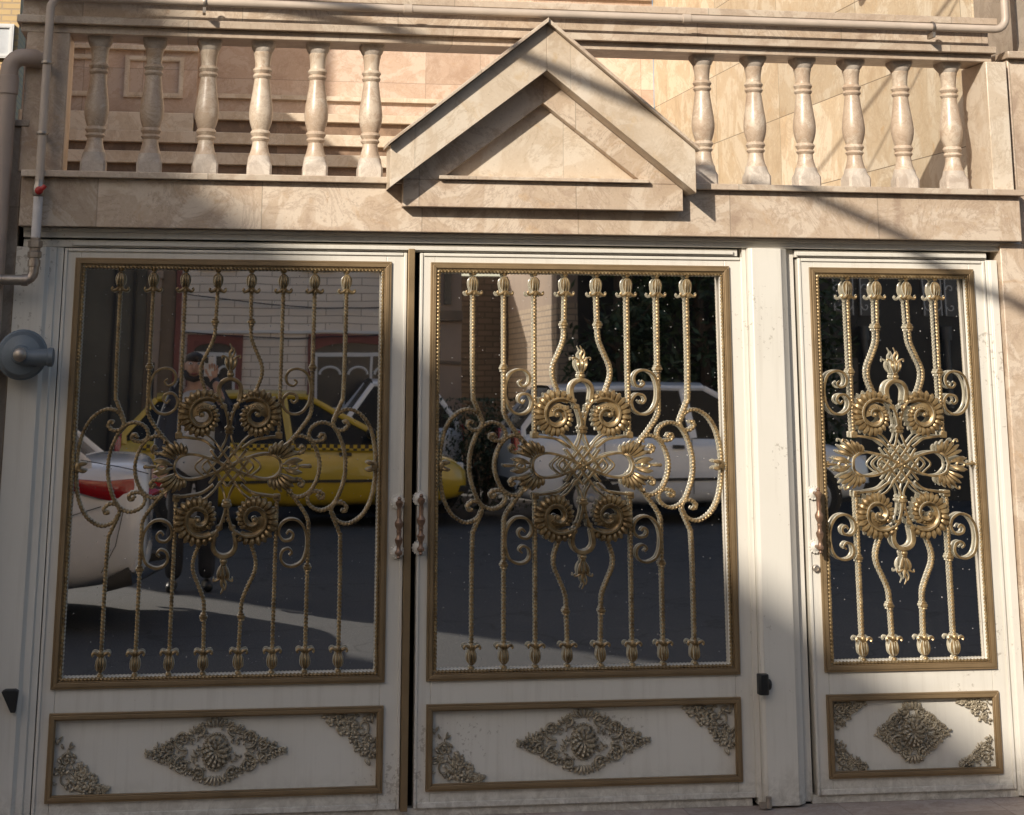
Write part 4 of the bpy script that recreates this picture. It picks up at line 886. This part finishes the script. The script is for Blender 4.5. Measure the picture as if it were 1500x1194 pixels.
# ------------------------------------------------------------------ cars (bonnet towards local +x)
def car(name, label, cx, cy, fwd, L, W, H, paint, style, taxi=False):
    root = thing(name, label, 'car', (cx, cy, 0)); belt = H * .645; hl = L / 2; hw = W / 2
    T = lambda p: (cx + fwd * p[0], cy + p[1] * fwd, p[2])
    def tb(mb): mb.v = [T(p) for p in mb.v]; return mb
    # lower shell: x, half width, underside, top
    hood = belt - .03; trunk = belt + (.05 if style == 'sedan' else .02)
    stn = [(-hl, .80, .38, trunk - .10), (-hl + .03, .88, .32, trunk - .015), (-hl + .13, .95, .27, trunk + .012), (-hl + .45, .98, .22, trunk + .01), (-hl + .9, 1, .2, belt + .02), (0, 1, .2, belt), (hl * .42, 1, .2, belt - .01), (hl - .75, .985, .21, hood - .05), (hl - .3, .94, .25, hood - .13), (hl - .08, .86, .3, hood - .22), (hl, .74, .36, hood - .32)]
    vs_, fs_ = [], []
    def ring(x, w, zb, zt):
        w *= hw; h = zt - zb
        half = [(0, zb), (w * .8, zb), (w * .955, zb + h * .1), (w, zb + h * .35), (w * .995, zb + h * .62), (w * .965, zb + h * .86), (w * .88, zb + h * .975), (w * .6, zt + .008), (0, zt + .02)]
        return [(x, y, z) for y, z in half] + [(x, -y, z) for y, z in half[-2:0:-1]]
    for s_ in stn: vs_ += ring(*s_)
    n = 16
    for i in range(len(stn) - 1):
        for k in range(n): fs_.append((i * n + k, i * n + (k + 1) % n, (i + 1) * n + (k + 1) % n, (i + 1) * n + k))
    fs_ += [tuple(range(n)), tuple(range((len(stn) - 1) * n, len(stn) * n))]
    body = tb(MB().add(vs_, fs_)).build('body', paint, root, ang=50)
    md = body.modifiers.new('round', 'SUBSURF'); md.levels = 1; md.render_levels = 2
    # glasshouse
    if style == 'sedan': cab = [(-hl + .40, .86, .60, 0, .06), (-hl + .95, .9, .74, 0, .93), (-.2, .92, .75, 0, 1), (.25, .92, .74, 0, .97), (hl * .52, .9, .66, 0, .05)]
    else: cab = [(-hl + .10, .86, .7, 0, .1), (-hl + .42, .9, .74, 0, .92), (-.5, .92, .76, 0, 1), (.12, .92, .75, 0, .98), (hl * .5, .9, .66, 0, .04)]
    def cabin(mb, k_in, zoff, hs, only=None):
        vs2, fs2 = [], []
        for x, wb, wr, _, t in cab:
            zr = belt + (H - belt) * t + zoff; wbb = wb * hw - k_in; wt = (wb + (wr - wb) * t) * hw - k_in
            vs2 += [(x, wbb, belt - .06), (x, wt, zr - .05 * t), (x, wt * .8, zr), (x, -wt * .8, zr), (x, -wt, zr - .05 * t), (x, -wbb, belt - .06)]
        for i in range(len(cab) - 1):
            for k in range(5): fs2.append((i * 6 + k, i * 6 + k + 1, i * 6 + k + 7, i * 6 + k + 6))
        fs2 += [tuple(range(6)), tuple(range(len(vs2) - 6, len(vs2)))]
        return mb.add(vs2, fs2)
    tb(cabin(MB(), .012, -.012, 0)).build('window', 'carglass', root, ang=30)
    # roof skin and pillars in body colour
    rf = MB(); top = []
    for x, wb, wr, _, t in cab[1:4]:
        zr = belt + (H - belt) * t; wt = (wb + (wr - wb) * t) * hw; top.append([(x, wt + .004, zr - .075), (x, wt * .97, zr - .02), (x, wt * .75, zr + .012), (x, 0, zr + .02), (x, -wt * .75, zr + .012), (x, -wt * .97, zr - .02), (x, -wt - .004, zr - .075)])
    vs2 = [p for r_ in top for p in r_]; rf.add(vs2, [(i * 7 + k, i * 7 + k + 1, i * 7 + k + 8, i * 7 + k + 7) for i in range(2) for k in range(6)])
    tb(rf).build('roof', paint, root, ang=50)
    for s_ in (1, -1):
        pl = MB()
        def P3(i, t): x, wb, wr, _, tt = cab[i]; z0 = belt - .05; zr = belt + (H - belt) * tt - .05 * tt; return (x, s_ * (wb * hw + ((wb + (wr - wb) * tt) * hw - wb * hw) * t), z0 + (zr - z0) * t)
        for i0, i1 in ((0, 1), (4, 3)):
            pl.tube([P3(i0, .0), P3(i0, 1), P3(i1, 1)], (.034, .02), 6)
        pl.tube([P3(1, 1), P3(2, 1), P3(3, 1)], (.03, .02), 6)
        xm = (-.05); a = (xm, s_ * (.92 * hw), belt - .05); b_ = (xm - .08, s_ * .755 * hw, H - .06); pl.tube([a, b_], (.045, .02), 6)
        tb(pl).build('pillar', paint, root)
        ls = MB()
        for xx in (-.08, hl * .47, -hl * .52): ls.tube([(xx, s_ * (hw * .972), belt - .06), (xx, s_ * (hw * 1.0), .55), (xx, s_ * (hw * .985), .33)], .005, 4)
        ls.box(-hl * .75, hl * .6, s_ * hw * 1.0 - .008, s_ * hw * 1.0 + .008, .47, .50)
        tb(ls).build('door_seam', 'black', root)
        dh = MB(); dh.box(-.30, -.17, s_ * hw * .99 - .015, s_ * hw * .99 + .015, belt - .16, belt - .125); dh.box(hl * .30 - .1, hl * .30 + .03, s_ * hw * .99 - .015, s_ * hw * .99 + .015, belt - .16, belt - .125); tb(dh).build('door_handle', 'black', root)
        mr = MB(); mr.ball((hl * .42, s_ * (hw + .09), belt + .07), (.06, .09, .055), 10, 7); tb(mr).build('wing_mirror', paint if not taxi else 'black', root)
        if taxi:
            ck = MB().box(-hl + .3, hl - .75, s_ * hw * .99 - .012, s_ * hw * .99 + .004, belt - .105, belt - .045); tb(ck).build('checker_strip', 'checker', root)
        tl = MB()
        if style == 'sedan':
            tl.tube([(-hl + .015, s_ * hw * .42, trunk - .2), (-hl + .04, s_ * hw * .68, trunk - .195), (-hl + .12, s_ * hw * .875, trunk - .185), (-hl + .3, s_ * hw * .965, trunk - .17), (-hl + .55, s_ * hw * .985, trunk - .125)], (.098, .03), 10, taper=lambda t: 1.05 - .75 * max(0, t - .35) / .65)
            df = MB(); df.tube([(-hl - .005, s_ * hw * .35, .34), (-hl + .025, s_ * hw * .7, .34), (-hl + .10, s_ * hw * .9, .33), (-hl + .26, s_ * hw * .965, .28)], (.10, .025), 10, taper=lambda t: 1.05 - .65 * t); tb(df).build('bumper_insert', 'black', root)
            sm = MB(); sm.tube([(-hl + .30, s_ * hw * .968, trunk - .27), (-hl + .5, s_ * hw * .995, trunk - .33), (-hl + .78, s_ * hw * 1.003, trunk - .36)], .004, 4); sm.tube([(-hl + .16, s_ * hw * .955, trunk - .28), (-hl + .2, s_ * hw * .965, .52), (-hl + .28, s_ * hw * .965, .36)], .004, 4)
            sm.tube([(-hl + .02, s_ * hw * .86, trunk - .075), (-hl + .2, s_ * hw * .93, trunk - .03), (-hl + .45, s_ * hw * .88, trunk + .01)], .004, 4); tb(sm).build('panel_seam', 'black', root)
        else: tl.box(-hl + .0, -hl + .07, s_ * hw * .66 - .09, s_ * hw * .66 + .16, belt - .2, belt + .02)
        tb(tl).build('tail_lamp', 'lampred', root, bev=.01)
        hd = MB().box(hl - .16, hl - .06, s_ * hw * .6 - .16, s_ * hw * .6 + .14, hood - .36, hood - .22); tb(hd).build('headlight', 'lampclear', root, bev=.015)
        for x in (-hl * .6, hl * .63):
            y = s_ * (hw - .1)
            wh = MB(); wh.lathe([(.2, y - s_ * .09), (.275, y - s_ * .08), (.295, y - s_ * .05), (.295, y + s_ * .06), (.275, y + s_ * .095), (.2, y + s_ * .098)], (x, 0, .295), 'y', 28); tb(wh)
            wh = wh.build('wheel', 'tyre', root)
            rm = MB(); rm.lathe([(.195, y + s_ * .07), (.2, y + s_ * .1), (.17, y + s_ * .108), (.05, y + s_ * .1), (.03, y + s_ * .118)], (x, 0, .295), 'y', 28)
            tb(rm).build('wheel_cover', 'rim', wh)
            sl = MB()
            for i in range(20): a = 2 * pi * i / 20; sl.ball((x + .155 * cos(a), y + s_ * .107, .295 + .155 * sin(a)), (.014, .006, .014), 6, 4)
            tb(sl).build('vent_hole', 'black', wh)
            ar = MB(); ar.lathe([(.34, y + s_ * .062), (.335, y + s_ * .088), (.25, y + s_ * .085)], (x, 0, .31), 'y', 28); tb(ar).build('wheel_arch', 'black', root)
    for x0, x1, zz in ((-hl - .02, -hl + .12, .42), (hl - .1, hl + .03, .40)):
        bp = MB(); bp.tube([(x0 + .04 if x0 < 0 else x1 - .04, 0, zz), (x0 + .05 if x0 < 0 else x1 - .05, hw * .6, zz), (x0 + .12 if x0 < 0 else x1 - .12, hw * .86, zz)], (.035, .07), 8, flat=.6)
        bp.tube([(x0 + .04 if x0 < 0 else x1 - .04, 0, zz), (x0 + .05 if x0 < 0 else x1 - .05, -hw * .6, zz), (x0 + .12 if x0 < 0 else x1 - .12, -hw * .86, zz)], (.035, .07), 8, flat=.6)
        tb(bp).build('bumper', paint if taxi is False and style == 'sedan' else 'black', root)
    return root
car('yellow_taxi', 'yellow taxi with a black checker strip, reflected across the left leaf', 1.0, -13.4, 1, 3.85, 1.6, 1.42, 'car_yellow', 'hatch', True)
car('white_hatchback', 'white car with one red tail lamp, reflected in the middle leaf and the door', 5.5, -13.4, 1, 4.15, 1.62, 1.52, 'car_white', 'hatch')
car('pale_hatchback', 'small pale car parked half behind the taxi bonnet, close to the white brick house', 2.15, -15.3, -1, 2.0, 1.46, 1.55, 'car_white', 'hatch')
car('white_sedan', 'white sedan cut off by the left edge, only its boot and red tail lamp reflected', -2.52, -5.75, -1, 4.4, 1.74, 1.52, 'car_white', 'sedan')

# ------------------------------------------------------------------ the photographer
def skin(name, nodes, edges, mat, parent, lv=2):
    o3 = root_loc(parent); me = bpy.data.meshes.new(name); me.from_pydata([tuple(Vector(p) - o3) for p, r in nodes], edges, []); o = bpy.data.objects.new(name, me); col.objects.link(o); o.parent = parent
    o.modifiers.new('skin', 'SKIN').use_smooth_shade = True
    for i, (p, r) in enumerate(nodes): me.skin_vertices[0].data[i].radius = r if isinstance(r, tuple) else (r, r); me.skin_vertices[0].data[i].use_root = i == 0
    s = o.modifiers.new('sub', 'SUBSURF'); s.levels = lv; s.render_levels = lv; me.materials.append(M[mat]); return o
pp = thing('person', 'person in a dark open jacket and pale shirt holding up a phone', 'person', (-.03, -7.12, 0))
px, py = -.05, -7.12
nd = [((px, py, .95), (.1, .07)), ((px, py, 1.12), (.1, .07)), ((px, py, 1.3), (.11, .07)), ((px - .01, py, 1.43), (.09, .06)), ((px - .02, py + .01, 1.5), .058), ((px - .03, py + .02, 1.56), (.06, .075)), ((px - .035, py + .035, 1.63), (.075, .092)), ((px - .035, py + .03, 1.70), (.068, .08)),
      ((px + .17, py, 1.40), .06), ((px + .25, py + .05, 1.2), .047), ((px + .16, py + .24, 1.44), .034), ((px + .125, py + .27, 1.53), .028),
      ((px - .19, py, 1.40), .06), ((px - .25, py - .03, 1.14), .047), ((px - .235, py + .06, .9), .034), ((px - .23, py + .08, .81), .03),
      ((px + .09, py, .86), .055), ((px + .11, py + .02, .5), .06), ((px + .12, py, .1), .04), ((px - .09, py, .86), .055), ((px - .11, py + .02, .5), .06), ((px - .13, py, .1), .04)]
ed = [(0, 1), (1, 2), (2, 3), (3, 4), (4, 5), (5, 6), (6, 7), (3, 8), (8, 9), (9, 10), (10, 11), (3, 12), (12, 13), (13, 14), (14, 15), (0, 16), (16, 17), (17, 18), (0, 19), (19, 20), (20, 21)]
skin('body', nd, ed, 'skin', pp)
hx, hy, hz = px - .035, py + .035, 1.635
mb = MB()
mb.lobe((hx, 0, hz + .035), -pi / 2, .06, .026, .03, n=8, m=6); mb.v = [(x, hy + .092 - (y), z) for x, y, z in mb.v]; mb.build('nose', 'skin', pp)
MB().ball((hx, hy + .084, hz - .048), (.026, .012, .008), 10, 6).build('mouth', 'mouth' if 'mouth' in M else 'redtrim', pp)
for s in (1, -1):
    e = MB().ball((hx + s * .031, hy + .08, hz + .028), (.014, .01, .009), 10, 6).build('eye', 'white', pp); MB().ball((hx + s * .031, hy + .0885, hz + .028), (.006, .004, .006), 8, 5).build('iris', 'black', e)
    MB().tube([(hx + s * .014, hy + .094, hz + .05), (hx + s * .03, hy + .095, hz + .056), (hx + s * .047, hy + .083, hz + .05)], .005, 6).build('eyebrow', 'hair', pp)
    MB().ball((hx + s * .078, hy - .005, hz + .005), (.012, .02, .033), 8, 6).build('ear', 'skin', pp)
mb = MB()
for zc, r, yo in ((.066, (.071, .086, .05), -.012), (.04, (.075, .072, .078), -.03)): mb.ball((hx, hy + yo, hz + zc), r, 16, 10)
mb.build('hair', 'hair', pp)
mb = MB().tube([(hx - .07, hy + .03, hz - .03), (hx - .05, hy + .075, hz - .075), (hx, hy + .09, hz - .09), (hx + .05, hy + .075, hz - .075), (hx + .07, hy + .03, hz - .03)], (.022, .016), 8); mb.build('beard', 'hair', pp)
sh_ = skin('shirt', [((px, py + .005, .80), (.17, .125)), ((px, py + .01, 1.0), (.165, .14)), ((px, py + .01, 1.2), (.17, .14)), ((px, py + .01, 1.38), (.18, .13)), ((px - .012, py, 1.485), (.13, .11))], [(0, 1), (1, 2), (2, 3), (3, 4)], 'shirt', pp)
for s in (1, -1):
    f = 1 if s > 0 else 0
    arm = [((px + s * .155, py, 1.43), .07), ((px + .26, py + .05, 1.19), .06), ((px + .175, py + .21, 1.42), .048)] if f else [((px - .175, py, 1.43), .07), ((px - .265, py - .03, 1.13), .06), ((px - .245, py + .05, .9), .05)]
    side = [((px + s * .11, py - .01, 1.4), (.085, .125)), ((px + s * .135, py - .01, 1.2), (.075, .135)), ((px + s * .145, py - .01, .98), (.07, .135)), ((px + s * .145, py - .01, .84), (.065, .13))]
    skin('jacket', side + arm, [(0, 1), (1, 2), (2, 3), (0, 4), (4, 5), (5, 6)], 'jacket', pp)
    skin('trouser_leg', [((px + s * .085, py, .92), .105), ((px + s * .105, py + .01, .7), .093), ((px + s * .115, py + .02, .48), .075), ((px + s * .125, py, .075), .066)], [(0, 1), (1, 2), (2, 3)], 'trousers', pp)
    skin('shoe', [((px + s * .125, py - .05, .045), .042), ((px + s * .13, py + .06, .045), .045), ((px + s * .14, py + .17, .035), .036)], [(0, 1), (1, 2)], 'shoe', pp)
    # hands: palm and five fingers
    if f: P0 = Vector((px + .118, py + .283, 1.56)); up = Vector((-.12, .02, 1)).normalized(); sd = Vector((-1, .1, 0)).normalized(); nrm = Vector((0, 1, 0))
    else: P0 = Vector((px - .23, py + .085, .79)); up = Vector((0, .15, -1)).normalized(); sd = Vector((0, 1, 0)); nrm = Vector((1, 0, 0))
    nodes = [(tuple(P0 - up * .03), .024)]; edges = []
    nodes.append((tuple(P0 + up * .03), (.03, .016))); edges.append((0, 1))
    for k, l in enumerate((.062, .072, .068, .052)):
        b_ = P0 + up * .045 + sd * (.03 - .02 * k); i0 = len(nodes)
        nodes += [(tuple(b_), .0095), (tuple(b_ + up * l * .5 + nrm * .012), .0085), (tuple(b_ + up * l * .85 + nrm * .032), .0075)]; edges += [(1, i0), (i0, i0 + 1), (i0 + 1, i0 + 2)]
    i0 = len(nodes); nodes += [(tuple(P0 + sd * .036 + up * .005), .012), (tuple(P0 + sd * .058 + up * .035 + nrm * .008), .01), (tuple(P0 + sd * .062 + up * .062 + nrm * .014), .008)]; edges += [(0, i0), (i0, i0 + 1), (i0 + 1, i0 + 2)]
    skin('hand', nodes, edges, 'skin', pp, 1)
ph = MB().box(-.012, .062, -6.829, -6.821, 1.565, 1.715).build('phone', 'phone', None, bev=.006, off=(.025, -6.825, 1.565)); tag(ph, 'pale phone held up in front of the face of the person', 'phone')
MB().box(-.008, .018, -6.8205, -6.818, 1.665, 1.71).build('camera_island', 'black', ph, bev=.002)

# ------------------------------------------------------------------ overhead cables that throw the soft diagonal shadows
def cable(name, label, pts, r):
    c = MB().tube(spline(pts, .4), r, 8).build(name, 'black', None, off=pts[0]); tag(c, label, 'cable', None)
Sv = (.77, 1, -.63)
sp = [((-.1, -.06, 3.05), 2.6), ((.6, -.06, 2.93), 2.85), ((1.13, -.26, 2.81), 3.05), ((1.87, -.26, 2.52), 3.45), ((2.3, -.08, 2.31), 3.75), ((2.72, -.08, 2.14), 4.05), ((3.06, 0, 1.95), 4.35)]
pts = [tuple(p[i] - Sv[i] * t for i in range(3)) for p, t in sp]
d0 = Vector(pts[0]) - Vector(pts[1]); pts = [tuple(Vector(pts[0]) + d0 * 4)] + pts; d1 = Vector(pts[-1]) - Vector(pts[-2]); pts = pts + [tuple(Vector(pts[-1]) + d1 * 8)]
cable('service_cable', 'thick black overhead cable crossing the street above the gate', pts, .024)
for lb, r, q in (('thin black cable slung from the street over the right balusters to the house', .012, [((3.355, 1.02, 3.13), 2.5), ((3.355, 2.54, 2.63), 3.3)]), ('thinnest black wire above the right balusters', .007, [((3.355, .57, 3.23), 2.0), ((3.355, 1.71, 2.6), 2.7)])):
    a, b_ = [Vector(p[i] - Sv[i] * t for i in range(3)) for p, t in q]; d = (b_ - a).normalized(); L = (5.7 - a.y) / d.y
    cable('house_wire', lb, [tuple(a - d * 12), tuple(a), tuple(b_), tuple(a + d * L)], r)
# ------------------------------------------------------------------ camera, light, world
def camera():
    f, cx, cy, yaw, pit, rol = 2519.85, 694.861, -100.724, .149049, .236176, .0061488
    r = Vector((cos(yaw), -sin(yaw), 0)); fw = Vector((sin(yaw), cos(yaw), 0)); u = Vector((0, 0, 1))
    f2 = fw * cos(pit) + u * sin(pit); u2 = u * cos(pit) - fw * sin(pit)
    r3 = r * cos(rol) + u2 * sin(rol); u3 = u2 * cos(rol) - r * sin(rol)
    cd = bpy.data.cameras.new('camera'); c = bpy.data.objects.new('camera', cd); col.objects.link(c)
    m = Matrix((( r3.x, u3.x, -f2.x, 0), (r3.y, u3.y, -f2.y, -6.8), (r3.z, u3.z, -f2.z, 1.68), (0, 0, 0, 1)))
    c.matrix_world = m
    cd.sensor_width = 36; cd.lens = f / 1500 * 36; cd.shift_x = (750 - cx) / 1500; cd.shift_y = (cy - 597) / 1500
    cd.clip_start = .02; cd.clip_end = 500; scene.camera = c
camera()
S = Vector((.77, 1, -.63)).normalized()
ld = bpy.data.lights.new('sun', 'SUN'); ld.energy = 4.0; ld.angle = radians(.5); ld.color = (1, .92, .8)
lo = bpy.data.objects.new('sun', ld); col.objects.link(lo); lo.rotation_euler = S.to_track_quat('-Z', 'Y').to_euler(); lo.location = (-10, -12, 14)
w = bpy.data.worlds.new('World'); scene.world = w; w.use_nodes = True; nt = w.node_tree
sky = nt.nodes.new('ShaderNodeTexSky'); sky.sky_type = 'NISHITA'; sky.sun_disc = False
sky.sun_elevation = math.asin(-S.z); sky.sun_rotation = atan2(-S.x, -S.y); sky.air_density = 1.; sky.dust_density = 2.; sky.ozone_density = .6
nt.links.new(sky.outputs[0], nt.nodes['Background'].inputs[0]); nt.nodes['Background'].inputs[1].default_value = .104
vs = scene.view_settings; vs.view_transform = 'Standard'; vs.look = 'None'; vs.exposure = .36; vs.gamma = 1
scene.cycles.use_denoising = True; scene.cycles.max_bounces = 8; scene.cycles.glossy_bounces = 4; scene.cycles.diffuse_bounces = 4
scene.cycles.sample_clamp_indirect = 6; scene.cycles.caustics_reflective = True; scene.cycles.caustics_refractive = False; scene.cycles.blur_glossy = 1.2
